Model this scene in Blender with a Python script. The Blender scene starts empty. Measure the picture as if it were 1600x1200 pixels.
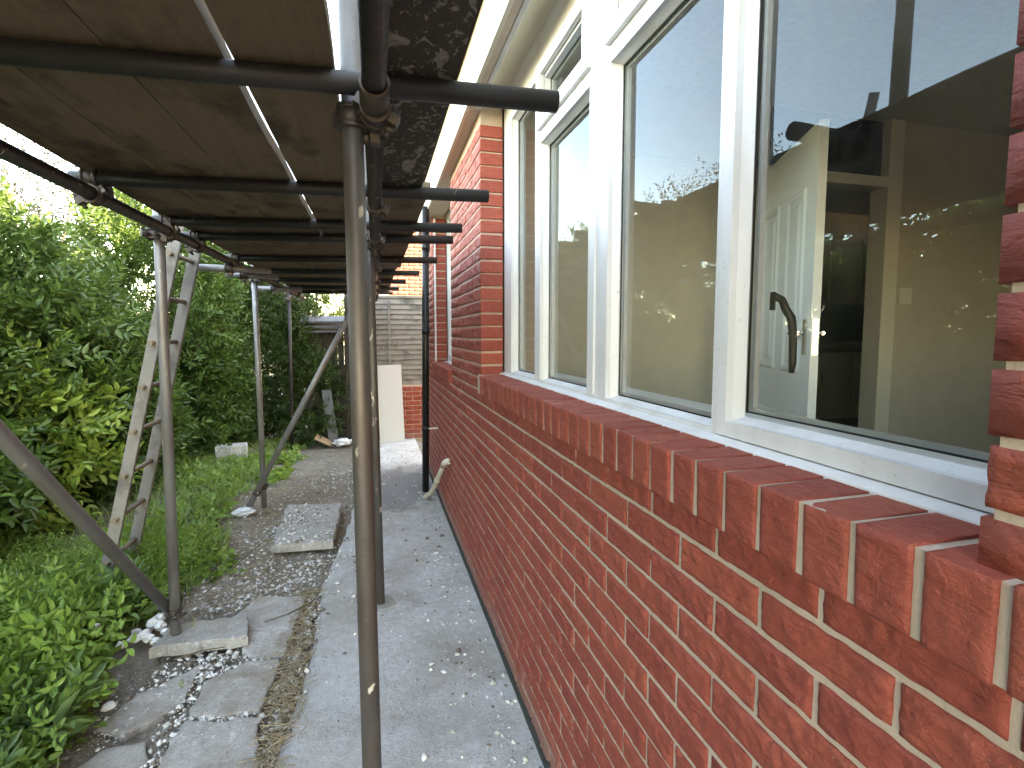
import bpy, bmesh, math, random
import numpy as np
from mathutils import Vector, Matrix, noise
random.seed(7); rng = np.random.default_rng(11)
S = bpy.context.scene
COL = S.collection

# ------------------------------------------------------------------ camera, light, exposure
cam_d = bpy.data.cameras.new('camera'); cam = bpy.data.objects.new('camera', cam_d); COL.objects.link(cam)
cam_d.sensor_width = 36; cam_d.lens = 18; cam_d.shift_y = -14/1600; cam_d.clip_start = 0.02; cam_d.clip_end = 400
YAW, PITCH = math.radians(14.997), math.radians(4.57)
fw = Vector((math.sin(YAW)*math.cos(PITCH), math.cos(YAW)*math.cos(PITCH), -math.sin(PITCH)))
rt = Vector((math.cos(YAW), -math.sin(YAW), 0)); up = rt.cross(fw)
cam.matrix_world = Matrix(((rt.x, up.x, -fw.x, 0), (rt.y, up.y, -fw.y, 0), (rt.z, up.z, -fw.z, 1.5), (0, 0, 0, 1)))
S.camera = cam

SUN_EL, SUN_DIR = math.radians(30), Vector((0.84, -0.54, 0)).normalized()
to_sun = Vector((SUN_DIR.x*math.cos(SUN_EL), SUN_DIR.y*math.cos(SUN_EL), math.sin(SUN_EL)))
W = bpy.data.worlds.new('World'); S.world = W; W.use_nodes = True
nt = W.node_tree; bg = nt.nodes['Background']; sky = nt.nodes.new('ShaderNodeTexSky')
sky.sky_type = 'NISHITA'; sky.sun_disc = False; sky.sun_elevation = SUN_EL
sky.sun_rotation = math.atan2(SUN_DIR.x, SUN_DIR.y)
sky.air_density = 1.0; sky.dust_density = 0.4; sky.ozone_density = 1.8
nt.links.new(sky.outputs[0], bg.inputs[0]); bg.inputs[1].default_value = 0.15
sun_d = bpy.data.lights.new('sun', 'SUN'); sun = bpy.data.objects.new('sun', sun_d); COL.objects.link(sun)
sun_d.energy = 2.0; sun_d.angle = math.radians(0.6); sun_d.color = (1.0, 0.93, 0.82)
sun.rotation_euler = to_sun.to_track_quat('Z', 'Y').to_euler(); sun.location = (0, 0, 20)
S.view_settings.view_transform = 'Standard'; S.view_settings.look = 'None'
S.view_settings.gamma = 1; S.view_settings.use_curve_mapping = False
S.view_settings.exposure = 4.3
S.view_settings.use_white_balance = True; S.view_settings.white_balance_temperature = 11200; S.view_settings.white_balance_tint = 13
S.render.engine = 'CYCLES'
S.cycles.max_bounces = 10; S.cycles.diffuse_bounces = 5; S.cycles.transparent_max_bounces = 16
S.cycles.use_denoising = True

# ------------------------------------------------------------------ materials
class NT:
    def __init__(s, name):
        s.m = bpy.data.materials.new(name); s.m.use_nodes = True
        s.t = s.m.node_tree; s.b = s.t.nodes['Principled BSDF']; s.out = s.t.nodes['Material Output']
        s.b.inputs['Specular IOR Level'].default_value = 0.35
    def n(s, typ, **kw):
        nd = s.t.nodes.new('ShaderNode'+typ)
        for k, v in kw.items():
            if hasattr(nd, k) and not k.startswith('i_'): setattr(nd, k, v)
        return nd
    def set(s, sock, v):
        if hasattr(v, 'is_linked') or hasattr(v, 'links'): s.t.links.new(v, sock)
        else: sock.default_value = v
    def pos(s): return s.n('NewGeometry').outputs['Position']
    def obj(s): return s.n('TexCoord').outputs['Object']
    def mapping(s, v, scale=(1, 1, 1), rot=(0, 0, 0)):
        m = s.n('Mapping'); s.set(m.inputs[0], v); m.inputs['Scale'].default_value = scale; m.inputs['Rotation'].default_value = rot
        return m.outputs[0]
    def noise(s, v, scale, detail=4, rough=0.55, dist=0.0, out=0, ridged=False):
        x = s.n('TexNoise')
        if ridged: x.noise_type = 'RIDGED_MULTIFRACTAL'
        s.set(x.inputs['Vector'], v); x.inputs['Scale'].default_value = scale; x.inputs['Detail'].default_value = detail
        x.inputs['Roughness'].default_value = rough; x.inputs['Distortion'].default_value = dist
        return x.outputs[out]
    def vor(s, v, scale, feature='F1', out='Distance'):
        x = s.n('TexVoronoi'); x.feature = feature; s.set(x.inputs['Vector'], v); x.inputs['Scale'].default_value = scale
        return x.outputs[out]
    def ramp(s, f, stops, interp='LINEAR'):
        r = s.n('ValToRGB'); r.color_ramp.interpolation = interp; e = r.color_ramp.elements
        while len(e) < len(stops): e.new(0.5)
        for q, (p, c) in zip(e, stops):
            q.position = p; q.color = (c, c, c, 1) if not hasattr(c, '__len__') else (*c, 1)
        s.set(r.inputs[0], f); return r.outputs[0]
    def mix(s, f, a, b, mode='MIX'):
        x = s.n('Mix'); x.data_type = 'RGBA'; x.blend_type = mode
        s.set(x.inputs[0], f)
        for sock, v in ((x.inputs[6], a), (x.inputs[7], b)):
            if isinstance(v, tuple): v = (*v, 1) if len(v) == 3 else v
            s.set(sock, v)
        return x.outputs[2]
    def math(s, op, a, b=0.0, c=None, clamp=False):
        x = s.n('Math'); x.operation = op; x.use_clamp = clamp; s.set(x.inputs[0], a); s.set(x.inputs[1], b)
        if c is not None: s.set(x.inputs[2], c)
        return x.outputs[0]
    def bump(s, h, strength, dist, prev=None):
        x = s.n('Bump'); s.set(x.inputs['Height'], h); x.inputs['Strength'].default_value = strength
        x.inputs['Distance'].default_value = dist
        if prev is not None: s.set(x.inputs['Normal'], prev)
        return x.outputs[0]
    def fin(s, col=None, rough=None, normal=None, metal=None):
        if col is not None:
            if isinstance(col, tuple): col = (*col, 1)
            s.set(s.b.inputs['Base Color'], col)
        if rough is not None: s.set(s.b.inputs['Roughness'], rough)
        if normal is not None: s.set(s.b.inputs['Normal'], normal)
        if metal is not None: s.set(s.b.inputs['Metallic'], metal)
        return s.m
    def rnd(s):
        a = s.n('ObjectInfo').outputs['Random']; b = s.n('NewGeometry').outputs['Random Per Island']
        return s.math('FRACT', s.math('ADD', a, b))

def mat_brick():
    m = NT('red_brick'); p = m.pos(); r = m.rnd()
    col = m.ramp(r, [(0, (.29, .053, .035)), (.3, (.335, .064, .041)), (.55, (.37, .078, .047)), (.8, (.305, .056, .037)), (1, (.35, .069, .043))])
    big = m.noise(p, 7, 3); col = m.mix(m.ramp(big, [(.35, 0.0), (.7, .32)]), col, (.22, .045, .033))
    fine = m.noise(m.mapping(p, (1, .6, 1.3)), 70, 5, .65); col = m.mix(m.ramp(fine, [(.48, 0.0), (.85, .3)]), col, (.43, .115, .068))
    sp = m.noise(p, 150, 2, .5); col = m.mix(m.ramp(sp, [(.71, 0.0), (.78, .35)]), col, (.5, .36, .3))
    sep = m.n('SeparateXYZ'); m.set(sep.inputs[0], p); lowz = m.math('ADD', sep.outputs[2], m.math('MULTIPLY', m.noise(p, 6, 4), .16))
    col = m.mix(m.ramp(lowz, [(.02, .55), (.13, 0.0)]), col, (.27, .20, .16))
    wr = m.noise(m.mapping(p, (1, .30, 1.2), (.7, 0, 0)), 46, 5, .62, .5)
    wr2 = m.noise(m.mapping(p, (1, .8, 1)), 30, 6, .62, .4)
    n1 = m.bump(wr2, 1.0, .010); n2 = m.bump(wr, .8, .008, n1); n3 = m.bump(fine, .4, .0015, n2)
    return m.fin(col, m.ramp(fine, [(.3, .75), (.7, .55)]), n3)

def mat_mortar():
    m = NT('mortar'); p = m.pos()
    n = m.noise(p, 120, 5, .7); b = m.noise(p, 5, 4)
    col = m.mix(n, (.42, .31, .235), (.60, .47, .375)); col = m.mix(m.ramp(b, [(.45, 0.0), (.75, .6)]), col, (.33, .27, .20))
    return m.fin(col, .9, m.bump(n, .6, .003))

def mat_upvc():
    m = NT('white_upvc'); p = m.pos()
    g = m.noise(m.mapping(p, (1, 1, .25)), 9, 5, .6); s = m.noise(p, 60, 4, .7)
    col = m.mix(m.ramp(g, [(.46, 0.0), (.78, .55)]), (.68, .685, .68), (.46, .44, .39))
    col = m.mix(m.ramp(s, [(.62, 0.0), (.72, .5)]), col, (.36, .32, .25))
    return m.fin(col, m.ramp(g, [(.3, .28), (.7, .5)]), m.bump(s, .08, .001))

def mat_simple(name, col, rough=.6, metal=0.0, var=.25, scale=30, bump=.0, spec=None):
    m = NT(name); p = m.pos(); n = m.noise(p, scale, 5, .6)
    d = tuple(c*(1-var) for c in col); l = tuple(min(1, c*(1+var)) for c in col)
    c = m.mix(n, d, l)
    nm = m.bump(n, .5, bump) if bump else None
    if spec is not None: m.b.inputs['Specular IOR Level'].default_value = spec
    return m.fin(c, rough, nm, metal)

def mat_tube(name, a, b, rust, rustamt, metal=.55):
    m = NT(name); p = m.pos()
    st = m.noise(m.mapping(p, (3, 3, .6)), 14, 6, .65); f = m.noise(p, 55, 5, .7); big = m.noise(p, 3.5, 4, .6)
    col = m.mix(st, a, b); col = m.mix(m.ramp(big, [(.5-rustamt*.3, 0.0), (.72, rustamt)]), col, rust)
    col = m.mix(m.ramp(f, [(.62, 0.0), (.72, .5)]), col, tuple(c*.5 for c in a))
    spl = m.noise(m.mapping(p, (1, 1, .45)), 34, 3, .5, .4); msk = m.math('MULTIPLY', m.ramp(spl, [(.655 if metal > .45 and a[0] > .04 else .70, 0.0), (.69 if metal > .45 and a[0] > .04 else .73, 1.0)]), m.ramp(m.noise(p, 2.3, 2), [(.46, 0.0), (.58, 1.0)]))
    col = m.mix(msk, col, (.62, .58, .5))
    m.set(m.b.inputs['Metallic'], m.math('SUBTRACT', metal, m.math('MULTIPLY', msk, metal)))
    return m.fin(col, m.ramp(st, [(.3, .42), (.7, .62)]), m.bump(f, .35, .0012))

def mat_board(name, a, b, splat=0.0):
    m = NT(name); o = m.pos(); r = m.rnd()
    off = m.n('CombineXYZ'); m.set(off.inputs[1], m.math('MULTIPLY', r, 37.0))
    v = m.n('VectorMath'); v.operation = 'ADD'; m.set(v.inputs[0], o); m.set(v.inputs[1], off.outputs[0]); v = v.outputs[0]
    g = m.noise(m.mapping(v, (14, .7, 14)), 3.2, 6, .6, .6); blot = m.noise(m.mapping(v, (1, .55, 1)), 5.5, 5, .65)
    fine = m.noise(m.mapping(v, (60, 3, 60)), 4, 4, .6)
    col = m.mix(m.ramp(g, [(.15, .15), (.85, .85)]), a, b)
    col = m.mix(m.ramp(blot, [(.50, 0.0), (.66, .85)]), col, tuple(c*.33 for c in a))
    kn = m.vor(m.mapping(v, (5.5, 1.3, 5.5)), 1.0); col = m.mix(m.ramp(kn, [(.05, .9), (.10, 0.0)]), col, tuple(c*.25 for c in a))
    col = m.mix(m.ramp(fine, [(.55, 0.0), (.75, .45)]), col, tuple(c*.5 for c in a))
    col = m.mix(m.math('MULTIPLY', r, .6), col, tuple(c*.55 for c in b))
    h = g
    if splat:
        s1 = m.noise(m.mapping(o, (1, .62, 1)), 24, 4, .6, .8); s2 = m.noise(m.mapping(o, (1.4, .6, 1)), 7.0, 2, .5, 1.0)
        k = m.math('MAXIMUM', m.ramp(s1, [(.58, 0.0), (.61, 1.0)]), m.ramp(s2, [(.655, 0.0), (.665, 1.0)])); k = m.math('MAXIMUM', k, m.ramp(m.noise(m.mapping(o, (1, .6, 1)), 70, 3, .6, .5), [(.60, 0.0), (.64, .9)]))
        k = m.math('MULTIPLY', k, m.ramp(m.noise(o, 60, 3), [(.3, .35), (.6, 1.0)]))
        col = m.mix(m.math('MULTIPLY', k, splat), col, (.42, .38, .31)); h = m.math('ADD', g, k)
    return m.fin(col, .85, m.bump(h, .5, .003))

def mat_concrete(name, a, b, dark_patch=None, dirt=.35):
    m = NT(name); p = m.pos()
    f = m.noise(p, 160, 4, .7); mid = m.noise(p, 22, 6, .65, .3); big = m.noise(p, 2.2, 5, .6)
    col = m.mix(m.ramp(mid, [(.3, 0.0), (.7, 1.0)]), a, b)
    col = m.mix(m.ramp(big, [(.42, 0.0), (.68, .6)]), col, tuple(c*q for c, q in zip(a, (.78, .72, .62))))
    col = m.mix(m.ramp(f, [(.56, 0.0), (.70, .7)]), col, (.74, .74, .72))
    col = m.mix(m.ramp(m.noise(p, 75, 3, .6), [(.64, 0.0), (.70, .7)]), col, tuple(c*.4 for c in a))
    spl = m.noise(m.mapping(p, (1, .8, 1)), 34, 3, .6, .7)
    col = m.mix(m.math('MULTIPLY', m.ramp(spl, [(.58, 0.0), (.66, .45)]), m.ramp(m.noise(p, 3.1, 2), [(.40, 0.0), (.58, 1.0)])), col, (.80, .79, .76))
    dn = m.noise(p, 4.5, 6, .65, .6); col = m.mix(m.ramp(dn, [(.46, 0.0), (.66, dirt)]), col, (.24, .195, .145))
    if dark_patch:  # darker patch with a ragged edge around a given point
        x = m.n('VectorMath'); x.operation = 'DISTANCE'; m.set(x.inputs[0], m.mapping(p, (1, .55, 0))); x.inputs[1].default_value = (dark_patch[0], dark_patch[1]*.55, 0)
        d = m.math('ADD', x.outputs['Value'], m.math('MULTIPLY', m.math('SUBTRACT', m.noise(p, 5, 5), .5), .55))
        k = m.ramp(m.math('DIVIDE', d, dark_patch[2]), [(.82, .72), (1.0, 0.0)]); col = m.mix(k, col, tuple(c*.42 for c in a))
    g2 = m.noise(p, 70, 5, .7, .5); n0 = m.bump(mid, .7, .016); n1 = m.bump(g2, .8, .009, n0); n2 = m.bump(f, .7, .004, n1)
    col = m.mix(m.ramp(g2, [(.3, .30), (.5, 0.0)]), col, tuple(c*.5 for c in a))
    return m.fin(col, .9, n2)

def mat_leaf(name, cols, trans=.27, clump=True, rough=.38):
    m = NT(name); r = m.n('NewGeometry').outputs['Random Per Island']; p = m.pos()
    k = len(cols); c1 = m.ramp(r, [(i/(k-1), c) for i, c in enumerate(cols)])
    c1 = m.mix(m.ramp(m.noise(p, 1.6, 2), [(.35, .0), (.7, .45)]), c1, cols[-1])
    m.fin(c1, rough)
    tr = m.n('BsdfTranslucent'); m.set(tr.inputs[0], m.mix(.5, c1, tuple(min(1, c*q) for c, q in zip(cols[-1], (1.6, 1.5, .9)))))
    mx = m.n('MixShader'); mx.inputs[0].default_value = trans
    m.t.links.new(m.b.outputs[0], mx.inputs[1]); m.t.links.new(tr.outputs[0], mx.inputs[2]); m.t.links.new(mx.outputs[0], m.out.inputs[0])
    return m.m

def mat_glass():
    m = NT('window_glass'); t = m.t; p = m.pos()
    g = m.n('BsdfGlossy'); g.inputs['Roughness'].default_value = 0.0; g.inputs['Color'].default_value = (.76, .91, 1, 1)
    wob = m.bump(m.noise(p, 3.0, 1), .06, .02); m.set(g.inputs['Normal'], wob)
    tr = m.n('BsdfTransparent'); tr.inputs[0].default_value = (.965, .98, .965, 1)
    fr = m.n('Fresnel'); fr.inputs[0].default_value = 1.52
    back = m.n('NewGeometry').outputs['Backfacing']
    f = m.math('MULTIPLY', m.math('MULTIPLY', fr.outputs[0], .85, clamp=True), m.math('SUBTRACT', 1.0, back))
    mx = m.n('MixShader'); m.set(mx.inputs[0], f); t.links.new(tr.outputs[0], mx.inputs[1]); t.links.new(g.outputs[0], mx.inputs[2])
    d = m.n('BsdfDiffuse'); d.inputs[0].default_value = (.62, .58, .48, 1)
    sm = m.noise(m.mapping(p, (1, 1.6, .6)), 5, 5, .65, .8)
    df = m.math('MULTIPLY', m.ramp(sm, [(.35, .006), (.75, .038)]), m.math('SUBTRACT', 1.0, back))
    m2 = m.n('MixShader'); m.set(m2.inputs[0], df); t.links.new(mx.outputs[0], m2.inputs[1]); t.links.new(d.outputs[0], m2.inputs[2])
    t.links.new(m2.outputs[0], m.out.inputs[0])
    return m.m

BRICK = mat_brick(); MORTAR = mat_mortar(); UPVC = mat_upvc(); GLASS = mat_glass()
GASKET = mat_simple('black_gasket', (.012, .012, .012), .5)
FASCIA = mat_simple('cream_paint', (.58, .53, .44), .6, var=.2, scale=14, bump=.001)
SOFFIT = mat_simple('soffit_render', (.50, .40, .32), .85, var=.2, scale=25, bump=.002)
GALV = mat_tube('galvanised_tube', (.20, .20, .20), (.36, .36, .355), (.14, .105, .08), .5)
BROWN = mat_tube('weathered_tube', (.085, .082, .078), (.20, .195, .185), (.115, .075, .055), .55, .6)
DARK = mat_tube('dark_tube', (.034, .033, .032), (.068, .066, .064), (.036, .028, .022), .5, .5)
FITTING = mat_tube('coupler_steel', (.055, .052, .05), (.13, .125, .12), (.075, .048, .034), .8, .6)
BOARD = mat_board('scaffold_board_wood', (.13, .094, .054), (.22, .162, .098))
SPLAT = mat_board('splattered_board_wood', (.055, .043, .031), (.085, .068, .051), .55)
LADDER = mat_board('weathered_ladder_wood', (.19, .178, .16), (.29, .272, .245))
RUNG = mat_board('rung_wood', (.16, .12, .08), (.30, .24, .17))
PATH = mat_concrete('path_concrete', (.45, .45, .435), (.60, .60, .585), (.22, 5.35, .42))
SLAB = mat_concrete('slab_concrete', (.36, .34, .31), (.48, .46, .43), None, .75)
SOLE = mat_concrete('sole_concrete', (.32, .31, .29), (.47, .455, .42))
SOIL = mat_concrete('soil', (.13, .105, .078), (.27, .23, .18))
PLINTH = mat_simple('damp_plinth', (.045, .05, .042), .9, scale=40, bump=.004)
PLASTIC = mat_simple('black_plastic', (.012, .012, .013), .35)
CREAMPIPE = mat_simple('cream_pipe_plastic', (.60, .55, .44), .5, var=.2, scale=22)
WALLP = mat_simple('beige_wall_paint', (.47, .415, .33), .8, var=.13, scale=9)
CEIL = mat_simple('ceiling_paint', (.55, .53, .48), .9)
DOORM = mat_simple('white_door_gloss', (.78, .78, .76), .4, var=.04)
TRIM = mat_simple('cream_gloss_trim', (.62, .58, .47), .45, var=.06)
CHROME = mat_simple('chrome', (.62, .62, .60), .18, 1.0, .05)
BRONZE = mat_simple('bronze_handle', (.06, .052, .04), .5, .7, .1)
CABINET = mat_simple('cabinet_white', (.55, .52, .44), .5, var=.05)
DARKTILE = mat_simple('dark_worktop', (.05, .05, .05), .25, var=.5, scale=16)
FENCE = mat_board('grey_fence_wood', (.17, .16, .135), (.32, .30, .26))
OLDWOOD = mat_board('old_dark_wood', (.035, .029, .022), (.08, .068, .053))
WHITEB = mat_simple('white_board', (.56, .56, .54), .5, var=.05, scale=8)
PLASTER = mat_simple('white_plaster', (.72, .72, .70), .85, var=.12, scale=50, bump=.004)
CARD = mat_simple('cardboard', (.36, .25, .15), .85)
BAG = mat_simple('plastic_bag', (.62, .64, .66), .3, var=.1)
FELT = mat_simple('roof_felt', (.13, .135, .14), .8, var=.4, scale=9)
BARK = mat_board('bark', (.085, .065, .045), (.17, .14, .10))
L_HEDGE = mat_leaf('hedge_leaf', [(.028, .062, .016), (.05, .098, .022), (.036, .075, .018), (.10, .165, .042), (.07, .13, .03)])
L_DARK = mat_leaf('dark_shrub_leaf', [(.02, .045, .014), (.038, .075, .02), (.028, .058, .016), (.065, .11, .03)])
L_YEL = mat_leaf('yellow_leaf', [(.07, .14, .022), (.18, .26, .045), (.28, .34, .075), (.11, .19, .03)], .3)
L_BRIGHT = mat_leaf('bright_leaf', [(.06, .11, .018), (.12, .18, .03), (.09, .145, .025)], .4)
L_WEED = mat_leaf('weed_leaf', [(.09, .19, .04), (.16, .28, .06), (.12, .23, .05), (.24, .36, .09)], .4)
L_GRASS = mat_leaf('grass_blade', [(.12, .20, .05), (.20, .28, .08), (.32, .31, .15), (.15, .24, .06)], .35)
L_THIN = mat_leaf('thin_tree_leaf', [(.04, .045, .035), (.075, .08, .065), (.055, .06, .05)], .12)
STRAW = mat_simple('straw', (.36, .28, .17), .9, var=.35, scale=12)
m_ = NT('rubble_chips'); FR = m_.n('NewGeometry').outputs['Random Per Island']
CHIPS = m_.fin(m_.ramp(FR, [(0, (.70, .69, .66)), (.35, (.45, .44, .41)), (.6, (.62, .60, .55)), (.75, (.20, .16, .12)), (1, (.30, .26, .20))], 'CONSTANT'), .9)

# ------------------------------------------------------------------ object helpers
def link(o, parent=None):
    COL.objects.link(o)
    if parent is not None: o.parent = parent
    return o
def from_mesh(name, me, mat=None, parent=None):
    if mat is not None and not me.materials: me.materials.append(mat)
    return link(bpy.data.objects.new(name, me), parent)
def np_mesh(name, V, F, mat, smooth=False):
    V = np.asarray(V, dtype=np.float32); F = np.asarray(F, dtype=np.int32)
    me = bpy.data.meshes.new(name); n, k = F.shape
    me.vertices.add(len(V)); me.vertices.foreach_set('co', V.ravel())
    me.loops.add(n*k); me.loops.foreach_set('vertex_index', F.ravel())
    me.polygons.add(n); me.polygons.foreach_set('loop_start', np.arange(0, n*k, k, dtype=np.int32))
    if smooth: me.polygons.foreach_set('use_smooth', np.ones(n, dtype=bool))
    me.update(calc_edges=True); me.validate()
    if mat: me.materials.append(mat)
    return me
def bm_obj(name, bm, mat, parent=None, smooth=None, bevel=0.0):
    if bevel: bmesh.ops.bevel(bm, geom=[e for e in bm.edges if len(e.link_faces) == 2 and e.calc_face_angle(0) > .6], offset=bevel, segments=2, affect='EDGES', profile=.6)
    if smooth is not None:
        for f in bm.faces: f.smooth = smooth
    me = bpy.data.meshes.new(name); bm.to_mesh(me); bm.free()
    return from_mesh(name, me, mat, parent)
def add_box(bm, x0, x1, y0, y1, z0, z1, M=None):
    vs = [bm.verts.new((x, y, z)) for x in (x0, x1) for y in (y0, y1) for z in (z0, z1)]
    if M is not None:
        for v in vs: v.co = M @ v.co
    for f in ((0, 1, 3, 2), (4, 6, 7, 5), (0, 4, 5, 1), (2, 3, 7, 6), (0, 2, 6, 4), (1, 5, 7, 3)): bm.faces.new([vs[i] for i in f])
    return vs
def box(name, x0, x1, y0, y1, z0, z1, mat, parent=None, bevel=0.0, M=None):
    bm = bmesh.new(); add_box(bm, x0, x1, y0, y1, z0, z1, M); return bm_obj(name, bm, mat, parent, bevel=bevel)
def add_tube(bm, p0, p1, r, seg=20, wall=0.0, r1=None):
    p0, p1 = Vector(p0), Vector(p1); d = (p1-p0).normalized(); a = d.orthogonal().normalized(); b = d.cross(a); r1 = r1 or r
    def ring(p, q): return [bm.verts.new(p+(a*math.cos(t)+b*math.sin(t))*q) for t in (2*math.pi*i/seg for i in range(seg))]
    o0, o1 = ring(p0, r), ring(p1, r1)
    for i in range(seg): f = bm.faces.new((o0[i], o0[(i+1) % seg], o1[(i+1) % seg], o1[i])); f.smooth = True
    if wall:
        i0, i1 = ring(p0+d*.0, r-wall), ring(p1, r1-wall)
        for i in range(seg):
            j = (i+1) % seg
            bm.faces.new((i0[i], i1[i], i1[j], i0[j])).smooth = True
            bm.faces.new((o0[i], i0[i], i0[j], o0[j])); bm.faces.new((o1[i], o1[j], i1[j], i1[i]))
    else: bm.faces.new(o0[::-1]); bm.faces.new(o1)
def tube(name, p0, p1, r, mat, parent=None, seg=20, wall=0.0, r1=None):
    bm = bmesh.new(); add_tube(bm, p0, p1, r, seg, wall, r1); return bm_obj(name, bm, mat, parent)
def sweep(bm, pts, r, seg=12):
    pts = [Vector(p) for p in pts]; rings = []; a = None
    for i, p in enumerate(pts):
        d = (pts[min(i+1, len(pts)-1)]-pts[max(i-1, 0)]).normalized()
        a = d.orthogonal().normalized() if a is None else (a-d*a.dot(d)).normalized()
        b = d.cross(a); q = r[i] if hasattr(r, '__len__') else r
        rings.append([bm.verts.new(p+(a*math.cos(t)+b*math.sin(t))*q) for t in (2*math.pi*k/seg for k in range(seg))])
    for u, v in zip(rings, rings[1:]):
        for k in range(seg): bm.faces.new((u[k], u[(k+1) % seg], v[(k+1) % seg], v[k])).smooth = True
    bm.faces.new(rings[0][::-1]); bm.faces.new(rings[-1])
def tag(o, label=None, cat=None, group=None, kind=None):
    for k, v in (('label', label), ('category', cat), ('group', group), ('kind', kind)):
        if v: o[k] = v
    return o
def thing(name, label, cat, loc=(0, 0, 0), group=None):
    o = bpy.data.objects.new(name, None); o.empty_display_size = .1; o.location = loc; link(o); return tag(o, label, cat, group)
def keep(o, parent):
    """parent while keeping the mesh written in world coordinates"""
    o.parent = parent; o.matrix_parent_inverse = Matrix.Translation(-Vector(parent.location)); return o
G = -0.10   # level of the concrete path

# ------------------------------------------------------------------ ground
def gh(x, y):
    h = -.145 + .02*noise.noise(Vector((x*3, y*3, 0))) + .012*noise.noise(Vector((x*11, y*11, 3)))
    t = min(1, max(0, (-1.0-x)/.7)); h += t*(.07+.05*noise.noise(Vector((x*1.3, y*1.3, 7))))
    if -1.15 < x < -.2: h += .018*max(0, noise.noise(Vector((x*6, y*6, 9))))
    if x > -.25: h = min(h, -.15)
    return h
xs = np.concatenate([[-60, -30, -15, -9, -6.5], np.arange(-5, .8, .05), [1.5, 4, 8, 15, 30, 60]])
ys = np.concatenate([[-60, -30, -15, -8, -5, -3, -1.5], np.arange(-.5, 9.5, .05), [10, 11, 13, 16, 25, 45, 80]])
V = [(x, y, gh(x, y)) for y in ys for x in xs]; nx = len(xs)
F = [(j*nx+i, j*nx+i+1, (j+1)*nx+i+1, (j+1)*nx+i) for j in range(len(ys)-1) for i in range(nx-1)]
tag(from_mesh('ground', np_mesh('ground', V, F, SOIL, True)), kind='structure')
def ground_at(x, y): return gh(x, y)

# concrete path beside the wall
edge = [(-.62, -3), (-.50, .6), (-.43, 1.35), (-.395, 1.94), (-.36, 2.3), (-.335, 2.63), (-.345, 3.0), (-.35, 3.4), (-.29, 3.9), (-.235, 4.5), (-.21, 5.2), (-.26, 5.9), (-.22, 6.6), (-.25, 7.4), (-.25, 7.9)]
ey = np.array([e[1] for e in edge]); ex = np.array([e[0] for e in edge])
PY = np.arange(-3, 7.9, .045); NX = 24; V = []
for y in PY:
    x0 = np.interp(y, ey, ex) + .018*noise.noise(Vector((y*7, 0, 0))) + .008*noise.noise(Vector((y*25, 4, 0)))
    for i in range(NX):
        x = x0+(.574-x0)*i/(NX-1); z = G + .006*noise.noise(Vector((x*4, y*4, 0))) + .003*noise.noise(Vector((x*22, y*22, 2)))
        if i == 0: z -= .012
        V.append((x, y, z))
n0 = len(V)
for k, y in enumerate(PY): V.append((V[k*NX][0]-.004, y, -.2))
F = [(j*NX+i, j*NX+i+1, (j+1)*NX+i+1, (j+1)*NX+i) for j in range(len(PY)-1) for i in range(NX-1)]
F += [(n0+j, j*NX, (j+1)*NX, n0+j+1) for j in range(len(PY)-1)]
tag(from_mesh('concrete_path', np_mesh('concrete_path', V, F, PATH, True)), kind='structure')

def slab_obj(name, poly, ztop, th, mat, parent=None, seed=0, tilt=(0, 0), sub=.05):
    """broken slab: an irregular outline, rough arrises, a slightly uneven top"""
    rs = random.Random(seed); pts = []
    n = len(poly); cx = sum(p[0] for p in poly)/n; cy = sum(p[1] for p in poly)/n
    for i in range(n):
        a, b = Vector(poly[i]), Vector(poly[(i+1) % n]); k = max(2, int((b-a).length/sub))
        for q in range(k):
            p = a.lerp(b, q/k); j = .011
            pts.append((p.x+rs.uniform(-j, j), p.y+rs.uniform(-j, j)))
    def top(x, y): return ztop + tilt[0]*(x-cx)+tilt[1]*(y-cy)+.005*noise.noise(Vector((x*6, y*6, seed)))
    bm = bmesh.new(); m = len(pts); R = [1.0, .985, .93, .6, .25]; rings = []
    for ri, r in enumerate(R):
        ring = []
        for x, y in pts:
            X, Y = cx+(x-cx)*r, cy+(y-cy)*r
            ring.append(bm.verts.new((X, Y, top(X, Y)-(.012 if ri == 0 else .003 if ri == 1 else 0))))
        rings.append(ring)
    bot = [bm.verts.new((x, y, ztop-th)) for x, y in pts]; c = bm.verts.new((cx, cy, top(cx, cy)))
    for u, v in [(bot, rings[0])]+list(zip(rings, rings[1:])):
        for i in range(m): bm.faces.new((u[i], u[(i+1) % m], v[(i+1) % m], v[i]))
    for i in range(m): bm.faces.new((rings[-1][i], rings[-1][(i+1) % m], c))
    bmesh.ops.recalc_face_normals(bm, faces=bm.faces)
    return bm_obj(name, bm, mat, parent, smooth=False)
bed = from_mesh('garden_paving', np_mesh('garden_paving', [(-1.15, 1.2, -.142), (-.41, 1.2, -.142), (-.36, 3.3, -.142), (-.9, 3.3, -.142)], [(0, 1, 2, 3)], SOIL)); tag(bed, kind='structure')
slabs = [[(-.475, 2.672), (-.44, 3.27), (-.72, 3.33), (-.84, 3.05), (-.63, 2.675)],
         [(-.485, 2.64), (-.63, 2.655), (-.79, 2.55), (-.80, 2.32), (-.50, 2.27)],
         [(-.495, 2.245), (-.64, 2.255), (-.80, 2.30), (-.812, 2.16), (-.822, 2.03), (-.45, 1.93)],
         [(-.862, 2.70), (-.835, 2.43), (-1.01, 2.28), (-1.15, 2.34), (-1.06, 2.53)],
         [(-1.06, 2.21), (-.90, 2.22), (-.85, 2.06), (-.86, 1.80), (-1.15, 1.82), (-1.12, 2.12)],
         [(-.47, 1.90), (-.825, 2.0), (-.83, 1.5), (-.50, 1.42)]]
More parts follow.
